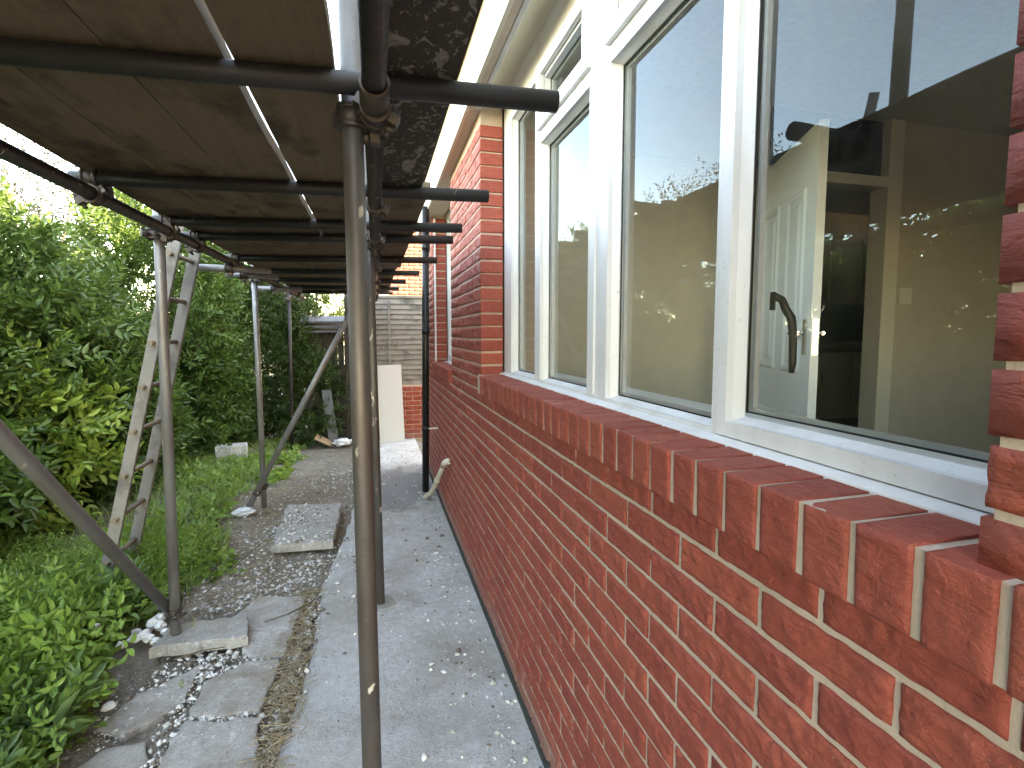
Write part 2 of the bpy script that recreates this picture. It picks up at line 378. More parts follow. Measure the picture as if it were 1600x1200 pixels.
for i, s in enumerate(slabs): slab_obj('paving_slab', s, -.104-.006*(i > 2), .06, SLAB, bed, 20+i)
so = slab_obj('concrete_slab', [(-.705, 3.01), (-.672, 2.80), (-.90, 2.785), (-1.10, 2.80), (-1.09, 3.02)], -.05, .055, SOLE, None, 41, (.0, -.03), .035)
tag(so, 'narrow grey concrete slab under the foot of the nearest outer scaffold post', 'concrete slab')
so = slab_obj('concrete_slab', [(-.318, 4.87), (-.336, 3.95), (-.765, 4.0), (-.80, 4.95)], -.05, .06, SOLE, None, 47, (.01, .0), .05)
tag(so, 'square grey concrete slab at the path edge scattered with rubble and a seedling', 'concrete slab')

# ------------------------------------------------------------------ house
WX = .591
house = thing('brick_house', 'red brick house with white framed windows along the concrete path', 'house', (0.9, 3, 0))
hp = lambda o: keep(o, house)
def hbox(name, *a, mat=MORTAR, bevel=0.0): return hp(box(name, *a, mat, bevel=bevel))
OP = [(.367, 2.900), (4.085, 5.31)]    # window openings
SILL = [1.266, 1.215]
WEND = 6.17
HEAD = 2.83
def brick_mesh(L, H, D, nx, nz, seed, amp=.0052):
    """local: x depth (front at 0, goes +x), y length centred, z height centred; split face"""
    V = []; rs = random.Random(seed)
    jl = [rs.uniform(-.0022, .0022) for _ in range(4)]
    for j in range(nz+1):
        for i in range(nx+1):
            u, v = i/nx, j/nz
            y = (u-.5)*L; z = (v-.5)*H
            e = min(u, 1-u)*L; f = min(v, 1-v)*H; q = min(e, f)
            w = noise.noise(Vector((y*24, z*24, seed)))*2.2
            d = amp*(.9*noise.noise(Vector((y*13, z*26, seed*3.1)))+1.0*noise.noise(Vector((y*38+z*30+w, z*60-y*14+w, seed*1.7)))+.55*noise.noise(Vector((y*90+w*2, z*120, seed*2.3))))
            d = min(d, .0016 if amp > .004 else .0008)
            rnd = (.0028 if amp > .004 else .0018)*max(0, 1-q/.006)**2
            if i in (0, nx): y += jl[i == 0]*.6 + .42*amp*noise.noise(Vector((z*60, seed, i)))
            if j in (0, nz): z += jl[2+(j == 0)]*(.5 if amp > .004 else .15) + .40*amp*noise.noise(Vector((y*40, seed+5, j)))
            V.append((d*min(1, q/.008)+rnd, y, z))
    F = [(j*(nx+1)+i, (j+1)*(nx+1)+i, (j+1)*(nx+1)+i+1, j*(nx+1)+i+1) for j in range(nz) for i in range(nx)]
    per = [i for i in range(nx+1)]+[j*(nx+1)+nx for j in range(1, nz+1)]+[nz*(nx+1)+i for i in range(nx-1, -1, -1)]+[j*(nx+1) for j in range(nz-1, 0, -1)]
    # side walls with one loop near the arris
    base = len(V); k = len(per)
    for p in per: V.append((V[p][0]+.004, V[p][1]*1.004, V[p][2]*1.01))
    for p in per: V.append((D, V[p][1], V[p][2]))
    for a in range(k):
        b = (a+1) % k
        F.append((per[a], per[b], base+b, base+a)); F.append((base+a, base+b, base+k+b, base+k+a))
    return np_mesh('brick', V, F, BRICK, True)
HI = {}
def variant(kind, L, H, D, nx, nz, n, base):
    if kind not in HI: HI[kind] = [brick_mesh(L, H, D, nx, nz, base+i) for i in range(n)]
    return HI[kind]
FULL = variant('full', .2155, .0635, .034, 30, 10, 12, 1)
HALF = variant('half', .105, .0635, .034, 15, 10, 8, 40)
JAMB = variant('jamb', .2155, .0635, .132, 30, 10, 8, 60)
JAMBH = variant('jambh', .105, .0635, .132, 15, 10, 6, 80)
def placed():
    """every brick of the wall: (y0, y1, z, jamb side)"""
    out = []
    PITCH_Y, y_ref = .2255, .440
    for k in range(-21, 16):
        z0 = 1.095-.075*(k+1)+.005; z1 = z0+.065      # course between bed joints
        if z0 < -.12: continue
        segs = [(-1.3, WEND)]
        for (a, b), sl in zip(OP, SILL):
            if z1 > sl-.10:
                segs = [t for s0, s1 in segs for t in ((s0, min(s1, a)), (max(s0, b), s1)) if t[1]-t[0] > .02] if z0 > sl-.118 else segs
        if z1 > 2.80: continue
        for s0, s1 in segs:
            off = y_ref + (0 if k % 2 == 0 else PITCH_Y/2)
            n0 = math.floor((s0-off)/PITCH_Y); cuts = [s0-.005]
            y = off+n0*PITCH_Y
            while y < s1+.005:
                if y > s0+.05 and y < s1-.05: cuts.append(y)
                y += PITCH_Y
            cuts.append(s1+.005)
            for a, b in zip(cuts, cuts[1:]):
                j = 0
                if any(abs(a+.005-o[1]) < .004 for o in OP): j = 1      # brick at the far jamb of an opening (its near end shows)
                if any(abs(b-.005-o[0]) < .004 for o in OP): j = -1
                out.append((a+.005, b-.005, (z0+z1)/2, j))
    return out
BR = placed()
cp = np.array([0, 0, 1.5])
def area(b):
    y = (b[0]+b[1])/2; v = np.array([WX, y, b[2]])-cp; r = np.linalg.norm(v)
    x = v@np.array(rt); zz = v@np.array(fw); yy = v@np.array(up)
    if zz < .05 or abs(x/zz) > 1.12 or not -.86 < yy/zz < .84: return 0
    a = (b[1]-b[0])*.065*(WX/r)
    if b[3] == 1: a += .13*.065*(y/r)
    return a/zz**2
BR.sort(key=area, reverse=True)
wall = hbox('brick_wall', WX+.0045, .70, -1.3, WEND, -.081, 1.262-.112)     # mortar core below the sill, carries the bricks
def put_brick(b, far=False):
    y0, y1, z, j = b; L = y1-y0
    lib, base = ((FULL, .2155) if L > .15 else (HALF, .105)) if not j else ((JAMB, .2155) if L > .15 else (JAMBH, .105))
    me = random.choice(lib); o = bpy.data.objects.new('brick', me)
    o.scale = (1, L/base, 1); 
    o.location = (WX+random.uniform(-.0014, .0006), (y0+y1)/2, z+random.uniform(-.0009, .0009))
    o.rotation_euler = (random.uniform(-.005, .005), random.uniform(-.012, .012), random.uniform(-.005, .005))
    return o
for b in BR[:300]:
    o = put_brick(b); COL.objects.link(o); o.parent = wall
# the rest of the bricks: one mesh
LOW = [brick_mesh(.2155, .065, .034, 6, 2, 200+i) for i in range(6)]; LOWJ = [brick_mesh(.2155, .065, .132, 6, 2, 220+i) for i in range(3)]
def me_arr(me):
    v = np.empty(len(me.vertices)*3, np.float32); me.vertices.foreach_get('co', v)
    f = np.empty(len(me.loops), np.int32); me.loops.foreach_get('vertex_index', f); return v.reshape(-1, 3), f.reshape(-1, 4)
LA = [me_arr(m) for m in LOW]; LJ = [me_arr(m) for m in LOWJ]; Vs, Fs, n = [], [], 0
for b in BR[300:]:
    v, f = random.choice(LJ if b[3] else LA); v = v.copy(); L = b[1]-b[0]
    v[:, 1] *= L/.2155; v += np.array([WX+random.uniform(-.0014, .0006), (b[0]+b[1])/2, b[2]+random.uniform(-.0009, .0009)], np.float32)
    Vs.append(v); Fs.append(f+n); n += len(v)
rest = from_mesh('brickwork', np_mesh('brickwork', np.concatenate(Vs), np.concatenate(Fs), BRICK, True))
rest.parent = wall; rest['kind'] = 'stuff'

# mortar cores of the piers and the dark strip at the base
for nm, y0, y1, z0 in (('brick_pier', -1.3, OP[0][0]-.009, 1.152), ('brick_pier', OP[0][1]+.009, OP[1][0]-.009, 1.152), ('brick_pier', OP[1][1]+.009, WEND-.004, 1.152)):
    hbox(nm, WX+.0052, .722, y0, y1, z0, 2.80)
hbox('wall_plinth', .575, .62, -1.3, WEND, -.2, -.083, mat=PLINTH)
hbox('end_wall', WX+.02, 8.35, WEND+.004, WEND+.2, -.15, 2.9)
# rowlock sills: bricks on edge with mortar between
SB = [brick_mesh(.0695, .106, .135, 12, 18, 300+i, .0018) for i in range(8)]
def sill_course(y0, y1, ztop, xf):
    hbox('sill_mortar', xf+.0032, .70, y0+.004, y1, ztop-.104, ztop-.0006)
    y = y0
    while y+.071 < y1:
        o = bpy.data.objects.new('sill_brick', random.choice(SB)); COL.objects.link(o); hp(o)
        o.location = (xf+random.uniform(-.0025, .0002), y+.0355, ztop-.053+random.uniform(-.001, .0012))
        o.rotation_euler = (random.uniform(-.012, .012), -.02+random.uniform(-.006, .006), random.uniform(-.012, .012))
        y += .0809
sill_course(.252-.0809*4, 2.905, SILL[0], .570)
sill_course(OP[1][0]-.01, OP[1][1], SILL[1], .566)
hbox('render_patch', .5685, .5645+.03, OP[1][0]+.0, OP[1][1]-.02, SILL[1]-.098, SILL[1]-.006, mat=BRICK)

# eaves
def prism_y(name, prof0, prof1, y0, y1, mat, bevel=0.0):
    """solid between two profiles (x, z) at y0 and y1"""
    bm = bmesh.new(); a = [bm.verts.new((x, y0, z)) for x, z in prof0]; b = [bm.verts.new((x, y1, z)) for x, z in prof1]; k = len(a)
    bm.faces.new(a[::-1]); bm.faces.new(b)
    for i in range(k): bm.faces.new((a[i], a[(i+1) % k], b[(i+1) % k], b[i]))
    bmesh.ops.recalc_face_normals(bm, faces=bm.faces)
    return hp(bm_obj(name, bm, mat, bevel=bevel))
def rect(x0, x1, z0, z1): return [(x0, z0), (x1, z0), (x1, z1), (x0, z1)]
prism_y('fascia', rect(.51, .53, 2.757, 3.02), rect(.51, .53, 2.735, 3.02), -1.3, 2.9, FASCIA, .003)
prism_y('fascia', rect(.509, .529, 2.732, 3.018), rect(.509, .529, 2.64, 2.98), 2.903, 6.3, FASCIA, .003)
prism_y('soffit', rect(.532, .568, 2.768, 2.79), rect(.532, .568, 2.746, 2.77), -1.3, 2.9, SOFFIT)
prism_y('soffit', rect(.531, .70, 2.748, 2.78), rect(.531, .70, 2.665, 2.70), 2.905, 6.25, SOFFIT)
prism_y('drip_moulding', [(.570, 2.752), (.588, 2.745), (.594, 2.752), (.594, 2.80), (.570, 2.80)], [(.570, 2.745), (.588, 2.738), (.594, 2.745), (.594, 2.80), (.570, 2.80)], -1.3, 2.898, UPVC, .002)
prism_y('window_lintel', [(.596, 2.765), (.70, 2.832), (.92, 2.832), (.92, 3.05), (.596, 3.05)], [(.596, 2.765), (.70, 2.832), (.92, 2.832), (.92, 3.05), (.596, 3.05)], .30, 2.93, TRIM)
hbox('window_lintel', .605, .92, 4.05, 5.35, 2.715, 3.0, mat=TRIM)
prism_y('roof', [(.44, 3.03), (3.2, 4.1), (3.2, 4.22), (.44, 3.13)], [(.44, 3.0), (3.2, 4.1), (3.2, 4.22), (.44, 3.10)], -1.6, 6.4, OLDWOOD)
hbox('added_upper_storey', 3.2, 8.35, -9, 5.6, 3.06, 6.0); hbox('unseen_rear_wall', 3.2, 8.35, -9, -1.55, -.15, 3.055)  # unseen taller block, added and sized to keep sun off the hedge
prism_y('roof', [(2.9, 5.9), (5.2, 8.0), (8.6, 5.9)], [(2.9, 5.9), (5.2, 8.0), (8.6, 5.9)], -9.2, 5.9, OLDWOOD)  # roof of the added block, out of view, shading the hedge too
hbox('unseen_rear_wall', 8.12, 8.35, -1.3, 6.1, -.15, 3.0)
hbox('near_wall', .73, 1.4, -1.52, -1.31, -.15, 3.0); hbox('near_wall', 2.9, 8.35, -1.52, -1.31, -.15, 3.0); hbox('near_wall', 1.4, 2.9, -1.52, -1.31, 2.4, 3.0); hbox('near_wall', 1.4, 2.9, -1.52, -1.31, -.15, 1.3)  # gap in this unseen wall, added to let sky light into the room

# ------------------------------------------------------------------ main window
FX, GX = .730, .772
def frame_bars(name, bars, mat, parent_fn, bevel=.0025):
    bm = bmesh.new()
    for b in bars:
        vs = add_box(bm, *b)
    return parent_fn(bm_obj(name, bm, mat, bevel=bevel))
ZB, ZT = 1.262, 2.832
lights = [(2.74, 2.305), (2.23, 1.685), (1.53, .985), (.962, .352)]
outer = [(FX, .80, .330, .352, 1.2795, ZT), (FX, .80, 2.742, 2.895, 1.2795, ZT),               # jambs
         (FX+.001, .799, .352, 2.742, 1.2795, 1.290), (FX+.001, .799, .352, 2.742, 2.645, ZT)]    # sill rail and head
win = frame_bars('window', outer, UPVC, hp)
def wk(o): o.parent = win; return o
cillbm = bmesh.new()
for p in [((.700, 1.245), (.700, 1.272), (.7265, 1.279), (.79, 1.279), (.79, 1.245))]:
    a = [cillbm.verts.new((x, .37, z)) for x, z in p]; b = [cillbm.verts.new((x, 2.897, z)) for x, z in p]
    cillbm.faces.new(a); cillbm.faces.new(b[::-1])
    for i in range(5): cillbm.faces.new((a[i], b[i], b[(i+1) % 5], a[(i+1) % 5]))
bmesh.ops.recalc_face_normals(cillbm, faces=cillbm.faces)
wk(bm_obj('window_cill', cillbm, UPVC, bevel=.003))
for y0, y1 in ((2.23, 2.305), (1.53, 1.685), (.963, .985)):
    if y1-y0 > .12:
        frame_bars('mullion', [(FX-.004, .80, y0+.0005, y0+.052, 1.2905, 2.6445), (FX+.004, .80, y0+.053, y1-.053, 1.2905, 2.6445), (FX-.004, .80, y1-.052, y1-.0005, 1.2905, 2.6445)], UPVC, wk, .004)
    else: frame_bars('mullion', [(FX-.002, .80, y0, y1, 1.2905, 2.6445)], UPVC, wk, .004)
def pane(y1, y0, z0, z1, x=GX):
    wk(box('pane', x, x+.024, y0-.006, y1+.006, z0-.006, z1+.006, GLASS))
    bm = bmesh.new(); e = .0035; gx0, gx1 = x-.003, x-.0005
    for q in ((y0, y0+e, z0, z1), (y1-e, y1, z0, z1), (y0+e, y1-e, z0, z0+e), (y0+e, y1-e, z1-e, z1)): add_box(bm, gx0, gx1, *q)
    wk(bm_obj('gasket', bm, GASKET))
    bm = bmesh.new(); e = .010   # aluminium spacer inside the sealed unit
    for q in ((y0, y0+e, z0, z1), (y1-e, y1, z0, z1), (y0+e, y1-e, z0, z0+e), (y0+e, y1-e, z1-e, z1)): add_box(bm, x+.006, x+.018, *q)
    wk(bm_obj('spacer_bar', bm, SPACER))
SPACER = mat_simple('spacer_aluminium', (.42, .42, .40), .4, .5)
def bead(y1, y0, z0, z1, w=.022, x0=None):
    """bevelled glazing bead sloping from the frame face down to the glass"""
    bm = bmesh.new(); xf = FX+.012
    def ring(x, i): return [bm.verts.new((x, y, z)) for y, z in ((y0+i, z0+i), (y1-i, z0+i), (y1-i, z1-i), (y0+i, z1-i))]
    a, b, c = ring(xf, 0), ring(GX-.006, w*.45), ring(GX-.004, 0)
    for i in range(4):
        j = (i+1) % 4; bm.faces.new((a[i], a[j], b[j], b[i])); bm.faces.new((b[i], b[j], c[j], c[i])); bm.faces.new((c[i], c[j], a[j], a[i]))
    bmesh.ops.recalc_face_normals(bm, faces=bm.faces); wk(bm_obj('glazing_bead', bm, UPVC))
def sash(y1, y0, z0, z1, x, w=.042, d=.05):
    frame_bars('sash', [(x, x+d, y0, y0+w, z0, z1), (x, x+d, y1-w, y1, z0, z1), (x+.0005, x+d-.0005, y0+w, y1-w, z0, z0+w), (x+.0005, x+d-.0005, y0+w, y1-w, z1-w, z1)], UPVC, wk, .005)
TZ = 2.345
for i, (y1, y0) in enumerate(lights):
    if i == 0:
        bead(y1, y0, 1.290, 2.645); pane(y1-.01, y0+.01, 1.300, 2.635)
    elif i in (1, 2):
        frame_bars('transom_bar', [(FX-.002, .80, y0, y1, TZ, TZ+.062)], UPVC, wk, .004)
        bead(y1, y0, 1.290, TZ); pane(y1-.010, y0+.010, 1.300, TZ-.010)
        sash(y1+.012, y0-.012, TZ+.052, 2.668, FX-.020, .052, .019)
        sash(y1-.002, y0+.002, TZ+.066, 2.643, FX+.002, .040, .05)
        pane(y1-.043, y0+.043, TZ+.107, 2.602, GX-.01)
    else:
        sash(y1+.004, y0+.004, 1.282, 2.66, FX-.006, .032, .030)
        bead(y1-.028, y0+.036, 1.314, 2.628); pane(y1-.038, y0+.046, 1.332, 2.616)
# casement handle on the inside of the near sash
hb = bmesh.new(); sweep(hb, [(.812, .905, 1.580), (.832, .905, 1.572), (.842, .903, 1.55), (.846, .893, 1.535), (.848, .888, 1.50), (.848, .886, 1.44), (.846, .886, 1.418)], [.0075, .008, .009, .009, .008, .0075, .005], 10)
add_box(hb, .806, .812, .900, .910, 1.55, 1.588); wk(bm_obj('window_handle', hb, BRONZE))
# far window
w2 = [(FX, .80, OP[1][0]+.006, OP[1][0]+.07, 1.225, 2.71), (FX, .80, OP[1][1]-.075, OP[1][1]-.006, 1.225, 2.71), (FX+.001, .799, 4.155, 5.235, 1.225, 1.29), (FX+.001, .799, 4.155, 5.235, 2.64, 2.71), (FX+.001, .799, 4.66, 4.74, 1.29, 2.64)]
win2 = frame_bars('window', w2, UPVC, hp)
def wk2(o): o.parent = win2; return o
for a, b in ((4.155, 4.66), (4.74, 5.235)): wk2(box('pane', GX, GX+.02, a-.004, b+.004, 1.286, 2.644, GLASS))
wk2(box('window_cill', .69, .79, OP[1][0]+.004, OP[1][1]-.004, 1.20, 1.222, UPVC, bevel=.003))
wk2(box('frame_trim', .60, .615, 5.285, 5.305, 1.2, 2.66, UPVC))

# ------------------------------------------------------------------ rooms behind the glass
FL = .42; CZ = 3.02; WY = 2.95
def ib(name, *a, mat=WALLP, bevel=0.0): return hbox(name, *a, mat=mat, bevel=bevel)
ib('inner_wall', .805, .92, -1.3, .372, FL, CZ); ib('inner_wall', .805, .92, .372, 2.9, FL, 1.25); ib('inner_wall', .805, .92, 2.905, 6.1, FL, CZ)
ib('window_board', .801, 1.02, .375, 2.895, 1.2505, 1.278, mat=DOORM, bevel=.004)
ib('room_floor', .70, 8, -1.4, 6.1, FL-.06, FL, mat=OLDWOOD); ib('room_ceiling', .93, 8, -1.4, 6.1, CZ+.002, CZ+.05, mat=CEIL)
DX0, DX1, DZ = 2.53, 3.57, 2.55
ib('partition_wall', .922, DX0-.06, WY, WY+.1, FL, CZ); ib('partition_wall', DX1+.13, 6.4, WY, WY+.1, FL, CZ)
ib('room_wall', 6.4, 6.5, .4, WY+.1, FL, CZ)
ib('door_post', DX0-.06, DX0+.02, WY-.015, WY+.115, FL, CZ, mat=TRIM, bevel=.004); ib('door_post', DX1, DX1+.13, WY-.018, WY+.118, FL, CZ, mat=TRIM, bevel=.006)
ib('door_head', DX0+.02, DX1, WY-.01, WY+.11, DZ, DZ+.07, mat=TRIM, bevel=.004)
ib('fanlight', DX0+.02, DX1, WY+.045, WY+.052, DZ+.07, CZ, mat=mat_simple('dark_fanlight_glass', (.012, .012, .012), .08))
ib('dado_rail', DX1+.135, 6.39, WY-.012, WY-.001, 1.10, 1.135, mat=WALLP, bevel=.003)
ib('picture_rail', .93, DX0-.07, WY-.02, WY-.001, 2.60, 2.64, mat=WALLP, bevel=.003)
sw = ib('light_switch', 3.74, 3.86, WY-.012, WY-.001, 1.72, 1.84, mat=TRIM, bevel=.003)
# open panelled door
hinge = Vector((2.50, WY-.035, FL+.01)); lead = Vector((2.125, 2.085, FL+.01)); dv = lead-hinge; DW = dv.length
DM = Matrix.Translation(hinge) @ Matrix.Rotation(math.atan2(dv.y, dv.x), 4, 'Z')     # local x along the leaf, y thickness
DH = 2.525-FL
dbm = bmesh.new(); add_box(dbm, 0, DW, -.02, .02, 0, DH, DM); door = hp(bm_obj('interior_door', dbm, DOORM))
def dk(o): o.parent = door; return o
for side in (-1, 1):
    for (u0, u1) in ((.13, .40), (.52, .79)):
        for (v0, v1) in ((.15, .62), (.86, DH-.28)):
            bm = bmesh.new(); x0, x1 = u0*DW/.92, u1*DW/.92
            mid = (x0+x1)/2
            def fr(i, d): return [bm.verts.new(DM @ Vector((x, side*(.0195+d), z))) for x, z in ((x0+i, v0+i), (x1-i, v0+i), (x1-i, v1-i), (x0+i, v1-i))]
            rs_ = [fr(0, .0), fr(.012, .011), fr(.028, .011), fr(.045, .001), fr(.065, .001), fr(.085, .010)]
            for a, b in zip(rs_, rs_[1:]):
                for i in range(4): bm.faces.new((a[i], a[(i+1) % 4], b[(i+1) % 4], b[i]))
            bm.faces.new(rs_[-1]); bmesh.ops.recalc_face_normals(bm, faces=bm.faces); dk(bm_obj('door_panel', bm, DOORM))
bm = bmesh.new(); hz = 1.475-FL
for s in (-1, 1):
    add_box(bm, DW-.085, DW-.045, s*.021, s*.029, hz-.09, hz+.09, DM)
    add_tube(bm, DM @ Vector((DW-.065, s*.028, hz+.02)), DM @ Vector((DW-.065, s*.062, hz+.02)), .009, 10)
    add_tube(bm, DM @ Vector((DW-.058, s*.060, hz+.02)), DM @ Vector((DW-.185, s*.060, hz+.018)), .0095, 10, 0, .007)
bmesh.ops.recalc_face_normals(bm, faces=bm.faces); dk(bm_obj('door_handle', bm, CHROME))
bm = bmesh.new(); add_box(bm, DW+.0005, DW+.003, -.013, .013, hz-.09, hz+.09, DM); add_box(bm, DW+.003, DW+.012, -.006, .006, hz-.02, hz+.02, DM); dk(bm_obj('latch_plate', bm, CHROME))
bm = bmesh.new()
for z in (.25, 1.05, 1.9): add_tube(bm, DM @ Vector((-.006, -.024, z)), DM @ Vector((-.006, -.024, z+.1)), .007, 8)
dk(bm_obj('hinge', bm, CHROME))
# kitchen seen through the doorway
KY = 5.3
ib('kitchen_wall', .93, 8, KY, KY+.1, FL, CZ); ib('backsplash', 4.2, 7.6, KY-.012, KY-.002, 1.40, 1.86, mat=DARKTILE)
def cabinet(name, label, x0, x1, y0, z0, z1, n, hz0, hz1):
    t = thing(name, label, 'cabinet', ((x0+x1)/2, KY, z0))
    keep(box('carcass', x0, x1, y0, KY-.015, z0, z1, CABINET), t)
    w = (x1-x0)/n
    for i in range(n):
        d = keep(box('cabinet_door', x0+i*w+.004, x0+(i+1)*w-.004, y0-.022, y0-.002, z0+.004, z1-.004, CABINET, bevel=.003), t)
        hx = x0+(i+1)*w-.05 if i % 2 == 0 else x0+i*w+.05
        h = tube('cabinet_handle', (hx, y0-.05, hz0), (hx, y0-.05, hz1), .007, CHROME, seg=8)
        h.parent = d
    return t
cabinet('wall_cabinet', 'pale kitchen wall cabinet with bar handles seen through the open inner door', 4.3, 7.5, KY-.34, 1.86, 2.62, 7, 1.92, 2.18)
bc = cabinet('base_cabinet', 'pale kitchen base cabinet under the dark worktop beyond the inner door', 4.3, 7.5, KY-.58, FL+.1, 1.29, 6, .95, 1.15)
keep(box('worktop', 4.28, 7.52, KY-.62, KY-.014, 1.292, 1.33, DARKTILE, bevel=.004), bc)

# ------------------------------------------------------------------ scaffold
R = .02415
scaf = thing('scaffold', 'grey steel tube scaffold frame standing along the house wall', 'scaffold', (-.45, 3, G))
sk = lambda o: keep(o, scaf)
def T(name, p0, p1, mat, seg=24): return sk(tube(name, p0, p1, R, mat, seg=seg, wall=.004))
def coupler(p, axis, r=.031, w=.05, bolt=(0, 0, 1)):
    """clamp band round a tube with a hinge lug, bolt and nut"""
    a = Vector(axis).normalized(); p = Vector(p); b = Vector(bolt); b = (b-a*b.dot(a)).normalized(); c = a.cross(b); bm = bmesh.new()
    add_tube(bm, p-a*w/2, p+a*w/2, r, 16, .006)
    add_tube(bm, p-a*(w/2+.001), p-a*(w/2-.010), r+.003, 16, .007); add_tube(bm, p+a*(w/2-.010), p+a*(w/2+.001), r+.003, 16, .007)
    M = Matrix.Translation(p) @ Matrix((( a.x, b.x, c.x, 0), (a.y, b.y, c.y, 0), (a.z, b.z, c.z, 0), (0, 0, 0, 1)))
    add_box(bm, -w*.36, w*.36, r-.004, r+.024, -.012, .012, M)
    add_tube(bm, M @ Vector((0, r+.012, -.03)), M @ Vector((0, r+.012, .042)), .0065, 8)
    add_tube(bm, M @ Vector((0, r+.012, .014)), M @ Vector((0, r+.012, .028)), .0125, 6)
    add_box(bm, -w*.36, w*.36, -r-.016, -r+.004, -.012, .012, M)
    return sk(bm_obj('coupler', bm, FITTING))
IY = [1.29, 3.03, 4.80, 7.45]; IX = [-.031, .004, .006, .0]
OY = [0.75, 2.907, 5.06, 7.67]; OX = [-1.06, -1.027, -1.017, -1.15]
# inner standards
T('standard', (-.026, 1.295, G+.006), (-.043, 1.285, 2.62), BROWN, 32)
for i in (1, 2, 3): T('standard', (IX[i], IY[i], G+.006), (IX[i]-.03, IY[i], 2.55), BROWN)
T('standard', (-.03, -1.1, G+.006), (-.03, -1.1, 2.6), GALV)
# outer standards
T('standard', (OX[1], OY[1], -.045), (-1.00, OY[1]+.02, 3.25), GALV)
T('standard', (OX[2], OY[2], -.10), (-1.02, OY[2]-.03, 2.5), GALV)
T('standard', (OX[3], OY[3], -.12), (-1.12, OY[3], 2.45), DARK)
T('standard', (-1.04, .55, -.12), (-1.03, .55, 3.1), GALV)
for x, y, z in ((-.026, 1.295, G), (IX[1], IY[1], G), (IX[2], IY[2], G), (IX[3], IY[3], G)):
    sk(box('base_plate', x-.075, x+.075, y-.075, y+.075, z-.004, z+.008, SOLE, bevel=.002, M=Matrix.Translation((x, y, 0)) @ Matrix.Rotation(.3, 4, 'Z') @ Matrix.Translation((-x, -y, 0))))
# ledgers
LZ = 2.0
T('ledger', (.006, -1.4, LZ+.004), (.010, 1.17, LZ+.004), DARK); T('ledger', (.010, 1.172, LZ), (.02, 7.55, LZ-.02), DARK)
sk(tube('sleeve', (.010, 1.10, LZ+.003), (.010, 1.245, LZ+.001), .0305, FITTING, wall=.005))
T('ledger', (-.955, -1.4, 1.985), (-.955, 4.1, 2.0), DARK); T('ledger', (-.955, 4.102, 2.0), (-.97, 7.9, 2.02), DARK)
# transoms on top of the ledgers
TR = [(-.70, 1.265, .431, 1.196), (-1.02, 2.19, .453, 2.056), (-1.03, 2.90, .454, 2.70), (-1.02, 3.30, .457, 3.04), (-1.03, 4.16, .465, 3.905), (-1.03, 4.95, .404, 4.76), (-1.03, 5.70, .33, 5.55), (-1.03, 6.5, .30, 6.42), (-1.05, 7.2, .25, 7.12), (-1.04, .10, .50, .05), (-1.04, -.95, .50, -1.0)]
TR[0] = (-1.03, 1.287, .431, 1.196)
TZ0 = 2.0485
for i, (x0, y0, x1, y1) in enumerate(TR):
    T('transom', (x0, y0, TZ0), (x1, y1, TZ0+.002), DARK)
    def at(x): return Vector((x, y0+(y1-y0)*(x-x0)/(x1-x0), TZ0))
    d = (x1-x0, y1-y0, 0)
    coupler(at(-.955)+Vector((.0, .0, .0)), d, bolt=(0, .3, -1)); coupler(at(.012), d, bolt=(0, -.6, -1))
    q = at(-.955); coupler((q.x, q.y-.0, LZ-.008), (0, 1, 0), bolt=(-1, 0, -.6)); q = at(.012); coupler((q.x, q.y, LZ-.004), (0, 1, 0), bolt=(1, 0, -.5))
for x, y in zip(IX, IY): coupler((x-.01, y, LZ), (0, 0, 1), bolt=(.8, -.7, 0)); coupler((.012, y, LZ), (0, 1, 0), bolt=(0, 0, -1))
for x, y in zip(OX[1:], OY[1:]): coupler((x+.012, y-.03, LZ-.02), (0, 0, 1), bolt=(-.8, -.6, 0)); coupler((-.958, y-.03, LZ), (0, 1, 0), bolt=(-.3, 0, -1))
# braces
T('brace', (-1.075, 3.03, -.01), (-1.01, 0.35, 2.62), GALV)
coupler((-1.063, 2.94, .09), (0.03, -.74, .68), bolt=(1, 0, .2)); coupler((-1.027, 2.907, .06), (0, 0, 1), bolt=(.6, -.8, 0))
T('brace', (-1.15, 4.98, -.10), (-.02, 4.70, 2.02), GALV)
coupler((-1.05, 4.965, .08), (.47, -.11, .87), bolt=(0, -1, 0)); coupler((-1.018, 5.06, .10), (0, 0, 1), bolt=(-.6, -.8, 0))
# short stub tubes under the outer ledger, upper stubs
for x0, x1, y in ((-1.16, -.70, 3.95), (-1.08, -.72, 4.36), (-1.16, -.70, 5.58)):
    T('stub_tube', (x0, y, LZ-.0495), (x1, y+.06, LZ-.0495), GALV); coupler((-.957, y+.02, LZ-.048), (1, 0, 0), bolt=(0, 0, -1))
T('stub_tube', (-.98, 2.35, 2.0), (-1.0, 2.2, 2.75), GALV)

